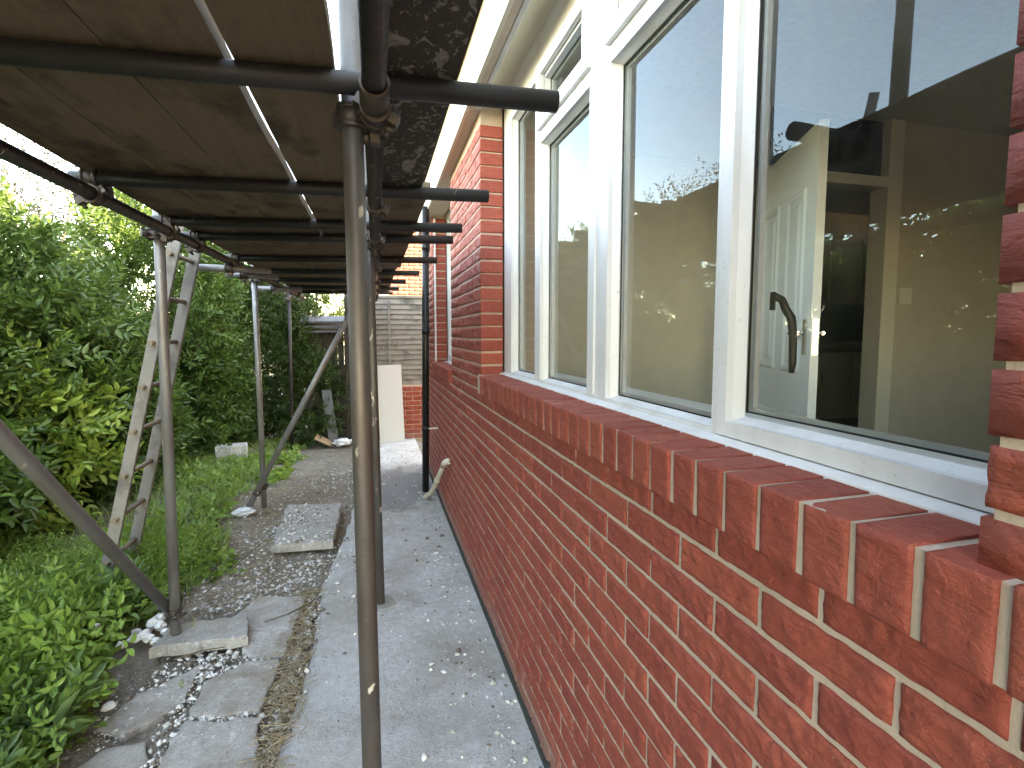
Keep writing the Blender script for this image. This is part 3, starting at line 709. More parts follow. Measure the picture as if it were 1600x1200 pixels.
# boards
def board(x0, x1, y0, y1, z, label, mat=BOARD, seed=0):
    rs = random.Random(seed); bm = bmesh.new(); n = 40; L = []
    for i in range(n+1):
        y = y0+(y1-y0)*i/n; w0 = .004*noise.noise(Vector((y*2.2, seed, 0)))+.0025*noise.noise(Vector((y*14, seed, 1))); w1 = .004*noise.noise(Vector((y*2.2, seed, 5)))+.0025*noise.noise(Vector((y*14, seed, 6)))
        dz = .003*noise.noise(Vector((y*.8, seed, 9)))
        L.append([bm.verts.new((x, y, zz)) for x, zz in ((x0+w0, z+dz), (x1+w1, z+dz), (x1+w1, z+dz+.038), (x0+w0, z+dz+.038))])
    for a, b in zip(L, L[1:]):
        for k in range(4): bm.faces.new((a[k], a[(k+1) % 4], b[(k+1) % 4], b[k]))
    bm.faces.new(L[0][::-1]); bm.faces.new(L[-1]); bmesh.ops.recalc_face_normals(bm, faces=bm.faces)
    # steel end bands
    t = thing('scaffold_board', label, 'board', ((x0+x1)/2, y0, z), 'boards laid on the scaffold')
    keep(bm_obj('plank', bm, mat), t)
    for y in (y0+.004, y1-.034): keep(box('end_band', x0-.006, x1+.006, y, y+.03, z-.0035, z+.0415, FITTING), t)
BZ = 2.0775
names = ['outermost', 'second from the outer edge', 'third from the outer edge', 'fourth from the outer edge']
for sect, (y0, y1, dx) in enumerate(((-1.35, 2.90, 0), (2.95, 6.72, .012))):
    wh = ('near', 'far')[sect]
    X = [(-.985, -.7435), (-.7385, -.5125), (-.5075, -.294), (-.274, -.074)]
    if sect: X = [(-.98, -.75), (-.742, -.515), (-.508, -.288), (-.279, -.068)]
    L = [f'brown scaffold board along the outer edge of the {wh} platform, lit on its side', f'brown scaffold board of the {wh} platform, second in from the outer edge', f'brown scaffold board of the {wh} platform on the outer side of the open slit', f'brown scaffold board of the {wh} platform between the slit and the posts']
    for k, (a, b) in enumerate(X): board(a, b, y0, y1, BZ, L[k], BOARD, sect*10+k)
board(.018, .190, -1.3, 2.12, BZ, 'dark scaffold board near the wall splattered with mortar underneath', SPLAT, 31)
board(.03, .228, 2.16, 4.6, BZ, 'dark scaffold board on the wall side beyond the second cross tube', BOARD, 32)
board(.03, .20, 4.64, 7.3, BZ, 'farthest dark scaffold board on the wall side near the drainpipe', BOARD, 33)
board(-.98, -.52, 6.76, 7.5, BZ, 'short wide board closing the far outer end of the scaffold platform', BOARD, 34)
board(-.50, -.04, 6.76, 7.5, BZ, 'short wide board closing the far end of the platform beside the posts', BOARD, 35)

# ladder
lad = thing('ladder', 'weathered wooden pole ladder leaning on the outer scaffold tube', 'ladder', (-1.6, 3.68, 0))
def LP(y, z): return Vector((-1.60+.225*z*1.02, y, z))
for k, y in enumerate((3.50, 3.86)):
    d = (LP(y, 2.35)-LP(y, -.05)).normalized(); q = Vector((0, 1, 0)); s = d.cross(q)
    bm = bmesh.new(); a0, a1 = LP(y, -.06), LP(y, 2.20)
    vs = [bm.verts.new(p+q*u*.5+s*v*.5) for p in (a0, a1) for u, v in ((-.030, -.066), (.030, -.066), (.030, .066), (-.030, .066))]
    for f in ((0, 1, 2, 3), (7, 6, 5, 4), (0, 4, 5, 1), (1, 5, 6, 2), (2, 6, 7, 3), (3, 7, 4, 0)): bm.faces.new([vs[i] for i in f])
    bmesh.ops.recalc_face_normals(bm, faces=bm.faces)
    st = keep(bm_obj('stile', bm, LADDER, bevel=.006), lad)
for i in range(8):
    z = .14+i*.262; p0, p1 = LP(3.44, z), LP(3.92, z)
    keep(tube('rung', p0, p1, .0145, RUNG, seg=12), lad)

# ------------------------------------------------------------------ pipes by the wall
dp = thing('drainpipe', 'tall black plastic drainpipe standing in front of the far brickwork', 'drainpipe', (.48, 5.0, G))
keep(tube('pipe', (.462, 5.05, -.06), (.492, 5.0, 2.70), .034, PLASTIC, seg=20), dp)
for z in (.55, 1.5, 2.3):
    keep(tube('pipe_collar', (.465+.011*z, 5.045-.018*z, z), (.465+.011*z, 5.045-.018*z, z+.05), .040, PLASTIC, seg=20), dp)
keep(box('pipe_clip', .495, .586, 5.0, 5.02, .57, .585, CREAMPIPE), dp)
wp = thing('waste_pipe', 'bent cream plastic waste pipe rising from the path against the brick wall', 'pipe', (.49, 4.85, G))
bm = bmesh.new(); sweep(bm, [(.43, 4.98, -.11), (.452, 4.93, -.075), (.482, 4.83, -.02), (.505, 4.70, .07), (.520, 4.56, .18), (.533, 4.40, .30), (.545, 4.26, .40)], .021, 14); keep(bm_obj('pipe', bm, CREAMPIPE), wp)
bm = bmesh.new(); sweep(bm, [(.542, 4.285, .38), (.547, 4.22, .425), (.560, 4.18, .445), (.585, 4.165, .45)], .026, 14); keep(bm_obj('elbow', bm, CREAMPIPE), wp)
keep(tube('collar', (.517, 4.585, .162), (.521, 4.545, .19), .0255, CREAMPIPE, seg=14), wp)

# ------------------------------------------------------------------ far end of the garden
fe = thing('lap_fence', 'grey weathered lap fence panel closing the far end of the path', 'fence', (.3, 7.95, G))
z = .74; i = 0
while z < 2.0:
    x0, x1 = -.35, .73; h = .092+.02*noise.noise(Vector((i*3.3, 0, 0))); rs = random.Random(i)
    if not (1.90 < z < 1.935):
        bm = bmesh.new(); n = 14; pr = []
        for k in range(n+1):
            x = x0+(x1-x0)*k/n; wv = .010*noise.noise(Vector((x*5, i*7.7, 0))); wt = .006*noise.noise(Vector((x*4, i*3.1, 4)))
            pr.append([bm.verts.new(v) for v in ((x, 7.925-.006, z+wv), (x, 7.925+.004, z+wv-.001), (x, 7.952, z+h+wt), (x, 7.944, z+h+wt))])
        for a, b in zip(pr, pr[1:]):
            for q in range(4): bm.faces.new((a[q], a[(q+1) % 4], b[(q+1) % 4], b[q]))
        bm.faces.new(pr[0]); bm.faces.new(pr[-1][::-1]); bmesh.ops.recalc_face_normals(bm, faces=bm.faces)
        keep(bm_obj('slat', bm, FENCE), fe)
    z += .072+.008*rs.random(); i += 1
for x in (.20, -.3): keep(box('batten', x, x+.032, 7.90, 7.916, .74, 2.02, FENCE), fe)
keep(box('capping', -.38, .76, 7.91, 7.975, 2.04, 2.075, FENCE, bevel=.004), fe); keep(box('fence_post', .66, .735, 7.96, 8.03, G-.05, 2.06, FENCE), fe)
keep(box('fence_post', -.42, -.352, 7.93, 8.01, G-.05, 2.1, OLDWOOD), fe); keep(box('gravel_board', -.35, .66, 7.955, 7.985, .60, .735, OLDWOOD), fe)
lw = thing('low_wall', 'low red brick wall below the lap fence, dirty at its base', 'wall', (.3, 7.9, G))
keep(box('mortar_bed', -.35, .74, 7.90, 7.99, -.2, .73, MORTAR), lw)
k = 0
for c in range(11):
    zz = -.06+c*.073
    if zz > .70: break
    y = -.35-(c % 2)*.11
    while y < .73:
        a, b = max(-.35, y), min(.735, y+.215)
        if b-a > .03:
            o = bpy.data.objects.new('brick', random.choice(FULL)); COL.objects.link(o); keep(o, lw)
            o.rotation_euler = (0, 0, math.pi/2); o.location = ((a+b)/2, 7.892, zz); o.scale = (1, (b-a)/.2155, .97)
        y += .2255
wb = thing('white_board', 'tall white board leaning against the fence at the end of the path', 'board', (.22, 7.75, G))
M = Matrix.Translation((.24, 7.70, G)) @ Matrix.Rotation(-.09, 4, 'X') @ Matrix.Rotation(-.03, 4, 'Y')
keep(box('panel', -.175, .168, 0, .018, 0, 1.15, WHITEB, bevel=.002, M=M), wb)
bm = bmesh.new(); add_box(bm, -.19, -.1745, -.003, .021, 0, 1.156, M); keep(bm_obj('edge_strip', bm, TRIM), wb)
# dark lean-to with slipped slates, pallets, plank
sh = thing('garden_shed', 'dark tumbledown timber shed with grey roof sheets behind the bushes', 'shed', (-.7, 8.3, G))
for k in range(7):
    x = -1.0+k*.092; keep(box('wall_board', x, x+.086, 8.20+.006*(k % 2), 8.225+.006*(k % 2), G, 1.55, OLDWOOD), sh)
for k in range(3): keep(box('roof_sheet', -1.05, -.42, 8.05+.02*k, 8.35, 1.56+.075*k, 1.575+.08*k, FELT, M=Matrix.Translation((-.7, 8.2, 1.6)) @ Matrix.Rotation(.25+.05*k, 4, 'X') @ Matrix.Translation((.7, -8.2, -1.6))), sh)
pa = thing('pallet', 'old brown wooden pallet propped upright at the end of the garden', 'pallet', (-.55, 8.0, G))
M = Matrix.Translation((-.60, 7.98, G)) @ Matrix.Rotation(-.12, 4, 'X')
for k in range(5): keep(box('slat', -.16+k*.088, -.10+k*.088, 0, .018, 0, 1.15, OLDWOOD, M=M), pa)
for zz in (.1, .55, 1.0): keep(box('rail', -.17, .28, .0185, .06, zz, zz+.07, OLDWOOD, M=M), pa)
pl = box('plank', -.065, .065, 0, .02, 0, .80, FELT, M=Matrix.Translation((-.60, 7.80, G)) @ Matrix.Rotation(-.10, 4, 'X') @ Matrix.Rotation(-.12, 4, 'Y'), bevel=.003)
tag(pl, 'short grey white plank leaning on the old pallet', 'plank')
bl = slab_obj('concrete_block', [(-1.90, 6.86), (-1.56, 6.90), (-1.58, 7.08), (-1.92, 7.04)], .13, .26, SOLE, None, 71, (0, 0), .05)
tag(bl, 'weathered concrete block half buried in grass by the hedge', 'block')
def crumple(name, c, r, mat, seed, label, cat, sub=3, group=None):
    bm = bmesh.new(); bmesh.ops.create_icosphere(bm, subdivisions=sub, radius=1)
    for v in bm.verts:
        n = noise.noise(v.co*1.9+Vector((seed, 0, 0))); n2 = abs(noise.noise(v.co*4.2+Vector((0, seed, 0))))
        v.co = Vector((v.co.x*r[0], v.co.y*r[1], v.co.z*r[2]))*(1+.42*n-.35*n2)
        v.co += Vector(c)
    return tag(bm_obj(name, bm, mat, None, smooth=False), label, cat, group)
crumple('plastic_bag', (-.50, 7.72, -.06), (.13, .10, .05), BAG, 3, 'crumpled pale plastic bag lying below the pallet', 'bag', 4)
crumple('plastic_scrap', (-.37, 7.80, -.07), (.07, .05, .03), BAG, 8, 'white scrap of plastic sheet resting against the pallet foot', 'scrap')
M = Matrix.Translation((-.74, 7.75, -.03)) @ Matrix.Rotation(.5, 4, 'Y') @ Matrix.Rotation(.3, 4, 'X')
tag(box('cardboard_sheet', -.13, .13, -.08, .08, 0, .006, CARD, M=M), 'torn brown cardboard sheet beside the leaning grey plank', 'cardboard')
crumple('plastic_sheet', (-1.16, 4.93, -.08), (.09, .07, .035), BAG, 12, 'torn pale plastic sheet at the foot of the slanting brace', 'sheet', 4)
lump_spots = [(-1.19, 2.97, .032), (-1.225, 2.94, .028), (-1.16, 2.93, .026), (-1.19, 3.06, .036), (-1.145, 3.04, .03), (-1.25, 3.02, .024), (-1.12, 2.90, .022), (-1.175, 3.12, .03), (-1.27, 2.90, .024), (-1.10, 2.98, .02)]
for i, (x, y, r) in enumerate(lump_spots):
    crumple('plaster_lump', (x, y, -.085+r*.7), (r*random.uniform(.8, 1.25), r*random.uniform(.8, 1.2), r*random.uniform(.7, 1)), PLASTER, i*5, 'white plaster lump heaped at the foot of the nearest outer scaffold post', 'plaster lump', 2, 'white plaster lumps by the post foot')

for i, (x, y, z, lab) in enumerate(((-1.47, 3.02, .10, 'white plaster scrap lying highest among the weeds left of the brace'), (-1.36, 2.86, .07, 'white plaster scrap among the weeds just left of the brace foot'), (-1.40, 2.42, .05, 'pale plaster crumb on the weeds below the slanting brace'), (-1.12, 2.42, -.07, 'white plaster lump on the soil at the edge of the weeds'))):
    crumple('plaster_scrap', (x, y, z), (.03, .022, .016), PLASTER, 60+i*7, lab, 'plaster scrap', 2)

# neighbour's house beyond the fence
nb = thing('neighbour_house', 'pale red brick house rising beyond the lap fence', 'house', (2, 11.2, G))
keep(box('house_wall', -.2, 6, 11.01, 15, -.2, 5.2, MORTAR), nb)
Vs, Fs, n = [], [], 0
for c in range(40):
    zz = 1.6+c*.075; y = -.2-(c % 2)*.11
    while y < 2.2:
        v, f = random.choice(LA); v = v.copy(); v = np.stack([v[:, 1]+y+.11, v[:, 0]+11.0, v[:, 2]+zz], 1)
        Vs.append(v.astype(np.float32)); Fs.append(f[:, ::-1]+n); n += len(v); y += .2255
bwk = keep(from_mesh('brickwork', np_mesh('brickwork', np.concatenate(Vs), np.concatenate(Fs), mat_simple('pale_red_brick', (.30, .105, .075), .8, var=.3), True)), nb); bwk['kind'] = 'stuff'
keep(box('window_frame', -.1, .30, 10.97, 10.99, 2.30, 3.3, UPVC), nb); keep(box('roof', -.5, 6.3, 10.8, 15.2, 5.2, 5.4, FELT), nb)

# ------------------------------------------------------------------ foliage
def leaf_template(w, fold=.10, droop=.18):
    """folded pointed leaf, 2 quads, length 1 along +y"""
    return np.array([(0, 0, 0), (w*.46, .28, fold*w*2), (w*.42, .62, fold*w*2-.3*droop), (0, 1, -droop), (-w*.42, .62, fold*w*2-.3*droop), (-w*.46, .28, fold*w*2)], np.float32), np.array([(0, 1, 2, 3), (0, 3, 4, 5)], np.int32)
def rot_from(zdir, spin):
    """rows of matrices whose y axis is zdir, spun by spin"""
    y = zdir/np.linalg.norm(zdir, axis=1, keepdims=True)
    ref = np.where(np.abs(y[:, 2:3]) > .9, np.array([[1., 0, 0]]), np.array([[0, 0, 1.]]))
    x = np.cross(y, ref); x /= np.linalg.norm(x, axis=1, keepdims=True); z = np.cross(x, y)
    c, s = np.cos(spin)[:, None], np.sin(spin)[:, None]
    return np.stack([x*c+z*s, y, z*c-x*s], axis=2)
def sprig_template(nl, length, ll, w, seed, opposite=True, ang=55, droop=.2, bend=.25, two=False):
    r = np.random.default_rng(seed); lv, lf = leaf_template(w, .12, droop); Vs, Fs, n = [], [], 0
    for i in range(nl):
        t = (i+.6)/nl; base = np.array([0, t*length, -bend*length*t*t])
        for sgn in ((1, -1) if opposite else (1 if i % 2 else -1,)):
            a = math.radians(ang+r.uniform(-14, 14)); dr = np.array([sgn*math.sin(a), math.cos(a), r.uniform(-.15, .45)])
            if two and i % 2: dr = np.array([r.uniform(-.2, .2), math.cos(a), sgn*math.sin(a)])
            M = rot_from(dr[None], np.array([r.uniform(-.5, .5)]))[0]; s = ll*(1-.45*abs(t-.45))*r.uniform(.8, 1.15)
            Vs.append((lv*s)@M.T+base); Fs.append(lf+n); n += 6
    M = rot_from(np.array([[0., 1, -bend]]), np.array([0.]))[0]; Vs.append((lv*ll*.8)@M.T+np.array([0, length, -bend*length])); Fs.append(lf+n)
    return np.concatenate(Vs).astype(np.float32), np.concatenate(Fs)
def scatter(templates, P, D, scale, spin=None):
    Vs, Fs, n = [], [], 0; k = len(P); which = rng.integers(0, len(templates), k)
    spin = rng.uniform(0, 6.283, k) if spin is None else spin
    Rm = rot_from(D, spin)
    for ti, (tv, tf) in enumerate(templates):
        ix = np.where(which == ti)[0]
        if not len(ix): continue
        v = np.einsum('nij,vj->nvi', Rm[ix], tv)*scale[ix][:, None, None]+P[ix][:, None, :]
        f = tf[None]+(np.arange(len(ix))*len(tv))[:, None, None]+n
        Vs.append(v.reshape(-1, 3)); Fs.append(f.reshape(-1, 4)); n += len(ix)*len(tv)
    return np.concatenate(Vs), np.concatenate(Fs)
HSP = [sprig_template(5, .26, .095, .40, s, True, 55, .25, .3) for s in range(6)]
DSP = [sprig_template(6, .24, .075, .32, s+20, True, 50, .3, .35) for s in range(6)]
def noise_arr(P, f, off): return np.array([noise.noise(Vector((p[0]*f, p[1]*f, p[2]*f+off))) for p in P])
def shrub_points(blobs, n, up=.35, out=.9, shell=.22, zmin=-.05):
    Ps, Ds = [], []; w = np.array([b[3]*b[4]+b[4]*b[5]+b[3]*b[5] for b in blobs]); w = w/w.sum()
    for b, k in zip(blobs, (w*n).astype(int)):
        d = rng.normal(size=(int(k*1.9), 3)); d /= np.linalg.norm(d, axis=1, keepdims=True)
        c, r = np.array(b[:3]), np.array(b[3:6])
        lump = 1+.20*noise_arr(d*r+c, 1.1, 3)+.10*noise_arr(d*r+c, 2.8, 8)
        rad = lump*(1-np.abs(rng.normal(0, shell, len(d))))
        p = c+d*r*rad[:, None]; ok = (p[:, 2] > zmin) & (noise_arr(p, 2.1, 20) > -.26)
        p, d = p[ok][:k], d[ok][:k]; Ps.append(p)
        Ds.append(d*out+np.array([0, 0, up])+rng.normal(0, .42, p.shape))
    return np.concatenate(Ps), np.concatenate(Ds)
def stems(parent, c, top, n, r, mat=BARK, spread=.5, name='stem'):
    for i in range(n):
        rs = random.Random(i*17+int(c[0]*100)); a = rs.uniform(0, 6.28); bm = bmesh.new()
        x, y = c[0]+rs.uniform(-.25, .25), c[1]+rs.uniform(-.25, .25); pts = []
        for k in range(7):
            t = k/6; pts.append((x+spread*t*math.cos(a)+.06*rs.uniform(-1, 1), y+spread*t*math.sin(a)+.06*rs.uniform(-1, 1), -.2+(top+.2)*t))
        sweep(bm, pts, [r*(1-.75*k/6) for k in range(7)], 7); keep(bm_obj(name, bm, mat), parent)
def shrub(name, label, cat, blobs, n, mat, templates, smin, smax, group=None, nst=4, rst=.022, **kw):
    c = blobs[0]; t = thing(name, label, cat, (c[0], c[1], -.1), group)
    P, D = shrub_points(blobs, n, **kw); V, F = scatter(templates, P, D, rng.uniform(smin, smax, len(P)))
    keep(from_mesh('crown', np_mesh('crown', V, F, mat)), t); stems(t, c, c[2]+c[5]*.5, nst, rst, spread=c[3]*.5)
    return t
HG = 'overgrown garden hedge bushes'
shrub('hedge_bush', 'big green leafy bush at the left edge beside the nearest outer post', 'bush', [(-3.75, 3.1, 1.2, 1.25, 1.3, 1.42), (-3.2, 3.9, .6, .8, .9, .9)], 5600, L_HEDGE, HSP, .8, 1.3, HG)
shrub('hedge_bush', 'tall green leafy bush directly behind the ladder', 'bush', [(-3.5, 5.3, 1.2, 1.2, 1.3, 1.40), (-2.9, 5.9, .7, .8, .9, 1.0)], 5600, L_HEDGE, HSP, .75, 1.2, HG)
shrub('hedge_bush', 'dense green bush between the ladder and the second outer post', 'bush', [(-2.65, 7.6, 1.5, .95, .9, 1.7), (-2.5, 7.6, .7, .8, .7, 1.1)], 3800, L_HEDGE, HSP, .75, 1.15, HG)
shrub('hedge_bush', 'dark green bush behind the farthest outer scaffold post', 'bush', [(-1.75, 8.7, 1.15, .85, .7, 1.45), (-1.15, 8.3, .85, .5, .4, 1.15), (-.92, 8.0, .55, .3, .25, .6)], 3600, L_DARK, DSP, .7, 1.15, HG)
shrub('hedge_bush', 'tall green bush further back between ladder and farthest post', 'bush', [(-2.7, 9.3, 1.7, 1.3, .8, 1.7)], 1500, L_HEDGE, DSP, .8, 1.3, HG)
shrub('hedge_bush', 'long green hedge bush facing the house, mirrored faintly in the near window pane', 'bush', [(-3.8, .6, 1.25, 1.1, 1.4, 1.65), (-3.8, -1.8, 1.25, 1.1, 1.4, 1.65)], 8500, L_HEDGE, HSP, .9, 1.4, HG)
shrub('yellow_shrub', 'yellow green leaved shrub low in the hedge left of the ladder', 'shrub', [(-2.70, 4.95, .95, .42, .45, .42), (-2.65, 4.75, .55, .4, .4, .4)], 330, L_YEL, HSP, .95, 1.4, None, 3, .014)
tr = shrub('garden_tree', 'sunlit yellow green tree above the shed beyond the garden', 'tree', [(-1.4, 11.6, 2.3, 1.3, 1.0, 1.3)], 1700, L_BRIGHT, DSP, .9, 1.5, None, 2, .06)
TSP = [sprig_template(4, .22, .05, .5, s+50, False, 60, .2, .2) for s in range(4)]
tt = shrub('thin_tree', 'sparse grey leaved tree against the sky above the hedge', 'tree', [(-5.7, 11, 3.4, 1.7, 1.5, 1.6), (-7.3, 10.5, 4.2, 1.6, 1.4, 1.6), (-6.5, 11, 2.4, 1.6, 1.2, 1.2)], 3200, L_THIN, TSP, 1.0, 1.8, None, 6, .05, shell=.5)

# ivy and creeper ground cover, weeds and grass
NSP = []
for s in range(6):   # upright weed: opposite leaf pairs on a stem
    NSP.append(sprig_template(5, .17, .034, .46, s+70, True, 68, .25, .05, True))
ISP = [sprig_template(3, .10, .05, .85, s+90, True, 70, .2, .4) for s in range(5)]
def gz(P): return np.array([gh(x, y) for x, y in P])
def weed_zone(n, fx):
    out = []
    while len(out) < n:
        x, y = rng.uniform(-3.6, -.8), rng.uniform(1.0, 8.2)
        if fx(x, y): out.append((x, y))
    return np.array(out)
def near_edge(y): return np.interp(y, [1, 2.0, 2.5, 2.9, 3.4, 4.0, 4.8, 5.4, 7.5], [-1.06, -1.16, -1.22, -1.38, -1.22, -1.12, -1.35, -1.35, -1.3])
fn = lambda x, y: x < near_edge(y)+.10*noise.noise(Vector((x*4, y*4, 1))) and noise.noise(Vector((x*1.6, y*1.6, 5))) > (-.45 if y < 4.3 else -.1)
P2 = weed_zone(9500, lambda x, y: fn(x, y) and y < 4.4)
P = np.column_stack([P2, gz(P2)+.01]); D = np.column_stack([rng.normal(0, .35, len(P)), rng.normal(0, .35, len(P)), np.ones(len(P))])
hgt = np.array([1.05+.9*max(0, noise.noise(Vector((x*1.8, y*1.8, 30)))) for x, y in P2])*np.where(P2[:, 1] > 3.3, .65, 1.0)
V1, F1 = scatter(NSP, P, D, hgt*rng.uniform(.8, 1.45, len(P)))
tag(from_mesh('weeds', np_mesh('weeds', V1, F1, L_WEED)), 'bright green leafy weeds growing beside the paving', 'weeds', None, 'stuff')
P2 = weed_zone(3600, lambda x, y: fn(x, y) or (x < -1.0 and noise.noise(Vector((x*2.2, y*2.2, 15))) > .25 and 3.3 < y))
P = np.column_stack([P2, gz(P2)+.015]); D = np.column_stack([rng.normal(0, 1, len(P)), rng.normal(0, 1, len(P)), rng.uniform(.3, 1.0, len(P))])
V1, F1 = scatter(ISP, P, D, rng.uniform(.7, 1.5, len(P)), rng.normal(0, .5, len(P)))
tag(from_mesh('ground_cover', np_mesh('ground_cover', V1, F1, L_WEED)), 'low green creeping plants covering the garden soil', 'plants', None, 'stuff')
DOCK = [sprig_template(3, .14, .11, .30, s+120, True, 48, .35, .25, True) for s in range(5)]
L_DOCK = mat_leaf('dock_leaf', [(.12, .21, .085), (.17, .27, .11), (.14, .23, .075)], .3)
P2 = weed_zone(420, lambda x, y: fn(x, y) and y < 3.4 and noise.noise(Vector((x*2.5, y*2.5, 61))) > .05)
P = np.column_stack([P2, gz(P2)+.05]); D = np.column_stack([rng.normal(0, .5, len(P)), rng.normal(0, .5, len(P)), np.ones(len(P))])
V1, F1 = scatter(DOCK, P, D, rng.uniform(.9, 1.5, len(P)))
tag(from_mesh('wild_plants', np_mesh('wild_plants', V1, F1, L_DOCK)), 'paler long leaved wild plants rising among the weeds', 'wild plants', None, 'stuff')
# grass blades
def blades(P2, hmin, hmax, w, lean=.45):
    k = len(P2); a = rng.uniform(0, 6.283, k); h = rng.uniform(hmin, hmax, k); z = gz(P2)
    dx, dy = np.cos(a), np.sin(a); L = rng.uniform(.1, lean, k)*h*1.6; W2 = w*rng.uniform(.6, 1.3, k)
    b = np.column_stack([P2, z-.01]); q = np.column_stack([-dy, dx, np.zeros(k)])*W2[:, None]
    m = b+np.column_stack([dx*L*.3, dy*L*.3, h*.6]); t = b+np.column_stack([dx*L, dy*L, h])
    V = np.stack([b-q, b+q, m+q*.8, m-q*.8, t+q*.1, t-q*.1], 1).reshape(-1, 3)
    F = (np.array([(0, 1, 2, 3), (3, 2, 4, 5)])[None]+(np.arange(k)*6)[:, None, None]).reshape(-1, 4); return V, F
P2 = np.concatenate([weed_zone(9000, lambda x, y: x < near_edge(y)+.08 and noise.noise(Vector((x*1.4, y*1.4, 44))) > -.15), weed_zone(1700, lambda x, y: 4.6 < y < 7.4 and x < -1.35 and noise.noise(Vector((x*2, y*2, 50))) > -.2)])
V1, F1 = blades(P2, .04, .22, .0032, 1.1)
tag(from_mesh('grass', np_mesh('grass', V1, F1, L_GRASS)), 'rough grass growing among the weeds', 'grass', None, 'stuff')
# a few single plants that stand alone
def small_plant(x, y, h, label, mat=L_WEED, n=5, z=None):
    P = np.array([[x, y, (gh(x, y) if z is None else z)]]*n); D = np.column_stack([rng.normal(0, .55, n), rng.normal(0, .55, n), np.ones(n)])
    V, F = scatter(NSP, P, D, np.full(n, h/.2)*rng.uniform(.7, 1.1, n)); t = thing('small_weed', label, 'weed', (x, y, P[0][2]))
    keep(from_mesh('leaf_tuft', np_mesh('leaf_tuft', V, F, mat)), t)
    keep(tube('stem', (x, y, P[0][2]-.02), (x+.01, y, P[0][2]+h*.6), .0025, STRAW, seg=6), t)
small_plant(-.395, 4.02, .16, 'single small green seedling growing by the corner of the square slab', n=3)
small_plant(-.96, 2.96, .07, 'tiny green weed on the narrow slab beside the post', z=-.05, n=3)
small_plant(-.905, 2.55, .09, 'little green weed in the slab joint near the plaster chips', n=4)

# ------------------------------------------------------------------ rubble, twigs, straw
def chips(P, smin, smax):
    o = np.array([(1, 0, 0), (-1, 0, 0), (0, 1, 0), (0, -1, 0), (0, 0, 1), (0, 0, -1)], float)
    f = np.array([(0, 2, 4), (2, 1, 4), (1, 3, 4), (3, 0, 4), (2, 0, 5), (1, 2, 5), (3, 1, 5), (0, 3, 5)])
    k = len(P); s = smin*(smax/smin)**(rng.random(k)**2.2)
    V = o[None]*(s[:, None, None]*rng.uniform(.45, 1.3, (k, 6, 1)))*np.array([1, 1, .65])[None, None]
    a = rng.uniform(0, 6.28, k); c, sn = np.cos(a), np.sin(a)
    V = np.stack([V[..., 0]*c[:, None]-V[..., 1]*sn[:, None], V[..., 0]*sn[:, None]+V[..., 1]*c[:, None], V[..., 2]+.4*V[..., 0]*rng.uniform(-1, 1, (k, 1))], -1)+P[:, None, :]
    return V.reshape(-1, 3), (f[None]+(np.arange(k)*6)[:, None, None]).reshape(-1, 3)
def strip(pts, n, sd, z):
    pts = np.array(pts, float); seg = np.linalg.norm(np.diff(pts, axis=0), axis=1); cum = np.concatenate([[0], np.cumsum(seg)]); t = rng.uniform(0, cum[-1], n)
    x = np.interp(t, cum, pts[:, 0])+rng.normal(0, sd, n); y = np.interp(t, cum, pts[:, 1])+rng.normal(0, sd, n)
    return np.column_stack([x, y, np.full(n, z)])
def zed(P, lift=.004):
    """rest the piece on what is below: path, slab or soil"""
    P = P.copy()
    for p in P:
        e = np.interp(p[1], ey, ex)
        p[2] = (G+.001 if p[0] > e else max(gh(p[0], p[1]), -.118 if p[1] < 3.3 and p[0] > -1.15 else -9))+lift*.5
    return P
parts = [strip([(-.45, 1.7), (-.42, 2.3), (-.39, 2.7), (-.39, 3.3)], 1300, .028, 0), strip([(-.83, 1.5), (-.82, 2.3), (-.84, 2.75), (-.74, 2.72)], 900, .035, 0),
         strip([(-1.12, 2.25), (-1.02, 2.45), (-.98, 2.72)], 420, .06, 0), strip([(-.49, 2.655), (-.65, 2.66), (-.80, 2.6)], 220, .018, 0), strip([(-.5, 2.255), (-.8, 2.31)], 220, .018, 0),
         strip([(-.95, 2.74), (-.62, 2.76), (-.55, 2.9)], 350, .05, 0), strip([(-.85, 3.25), (-.6, 3.5), (-.45, 3.8), (-.35, 3.95)], 1700, .13, 0),
         strip([(-1.0, 3.4), (-.8, 4.2), (-.95, 4.8)], 1600, .16, 0), strip([(-.7, 4.3), (-.6, 4.8)], 500, .12, 0), strip([(-.9, 5.2), (-.5, 5.6), (-.4, 6.6)], 1000, .28, 0),
         strip([(.48, .9), (.48, 2.2), (.45, 3.6), (.50, 5.0)], 800, .08, 0), np.column_stack([rng.uniform(-.35, .55, 800), rng.uniform(1.2, 7.2, 800), np.zeros(800)])]
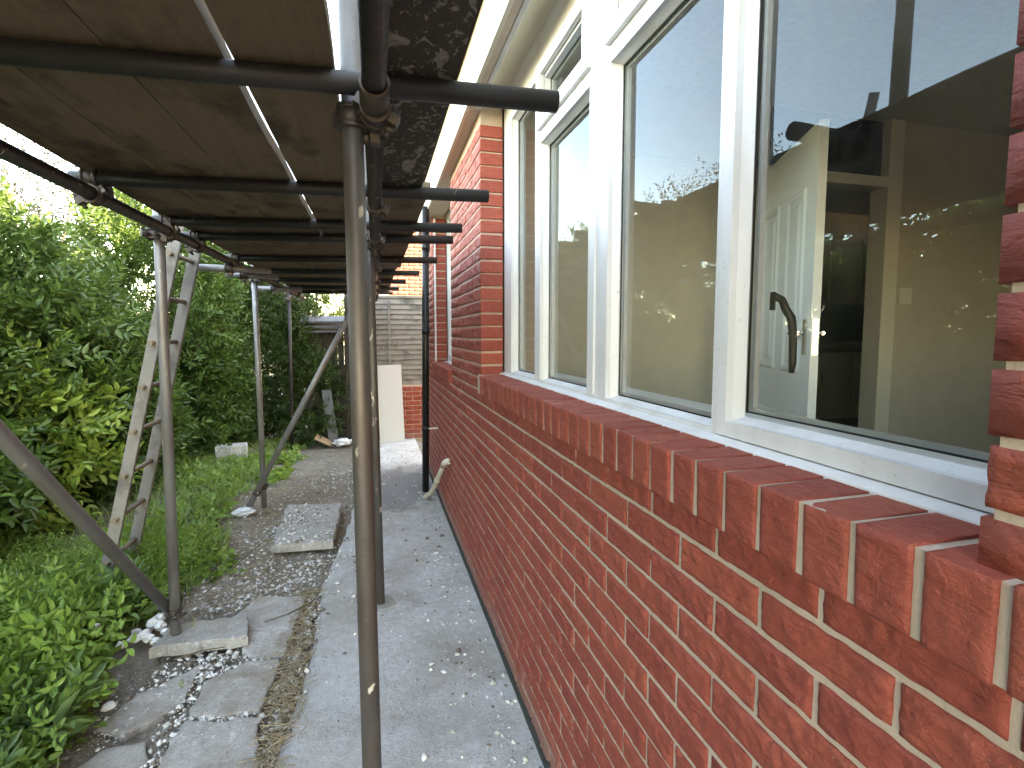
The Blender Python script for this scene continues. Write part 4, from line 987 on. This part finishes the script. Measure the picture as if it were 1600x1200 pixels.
P = zed(np.concatenate(parts)); inside = (P[:, 0] > -.765) & (P[:, 0] < -.33) & (P[:, 1] > 3.97) & (P[:, 1] < 4.9); P[inside, 2] = -.046
P = P[(P[:, 0] < .565)]
V1, F1 = chips(P, .0024, .021)
tag(from_mesh('rubble', np_mesh('rubble', V1, F1, CHIPS)), 'pale mortar and plaster chips strewn beside the path', 'rubble', None, 'stuff')
bm = bmesh.new(); rs = random.Random(5)
def twig(x, y, L, r, lift=.01):
    a = rs.uniform(0, 6.28); pts = []
    for k in range(4):
        t = k/3; X = x+math.cos(a)*L*(t-.5)+rs.uniform(-.06, .06)*L; Y = y+math.sin(a)*L*(t-.5)+rs.uniform(-.06, .06)*L
        e = np.interp(Y, ey, ex); zz = G if X > e else max(gh(X, Y), -.115 if Y < 3.3 and X > -1.1 else -9)
        pts.append((X, Y, zz+.004+lift*rs.random()))
    sweep(bm, pts, [r, r*.9, r*.8, r*.5], 4)
for i in range(2000):
    z = rs.random()
    if z < .3: x, y = rs.gauss(-.42, .035), rs.uniform(1.6, 3.4)
    elif z < .75: x, y = rs.gauss(-.85, .25), rs.uniform(3.15, 6.2)
    else: x, y = rs.gauss(-1.5, .35), rs.uniform(3.6, 6.8)
    twig(x, y, rs.uniform(.03, .16), rs.uniform(.0008, .0022), .02)
tag(bm_obj('dead_stems', bm, STRAW), 'dry straw coloured stems lying over the soil', 'dead stems', None, 'stuff')
for i, (p, lab) in enumerate((([(-.62, 2.98, -.09), (-.50, 3.03, -.085), (-.40, 3.13, -.088), (-.36, 3.22, -.09)], 'thin curved brown twig lying across the paving beside the narrow slab'),
                             ([(-.98, 2.72, -.08), (-.86, 2.745, -.07), (-.76, 2.76, -.075)], 'short brown stick lying along the near edge of the narrow slab'),
                             ([(-1.02, 3.35, -.06), (-.86, 3.62, .03), (-.72, 3.95, .07)], 'long bare bramble stem arching over the rubble behind the post'))):
    bm = bmesh.new(); sweep(bm, p, [.0045]*(len(p)-1)+[.002], 6); tag(bm_obj('twig', bm, BARK), lab, 'twig')
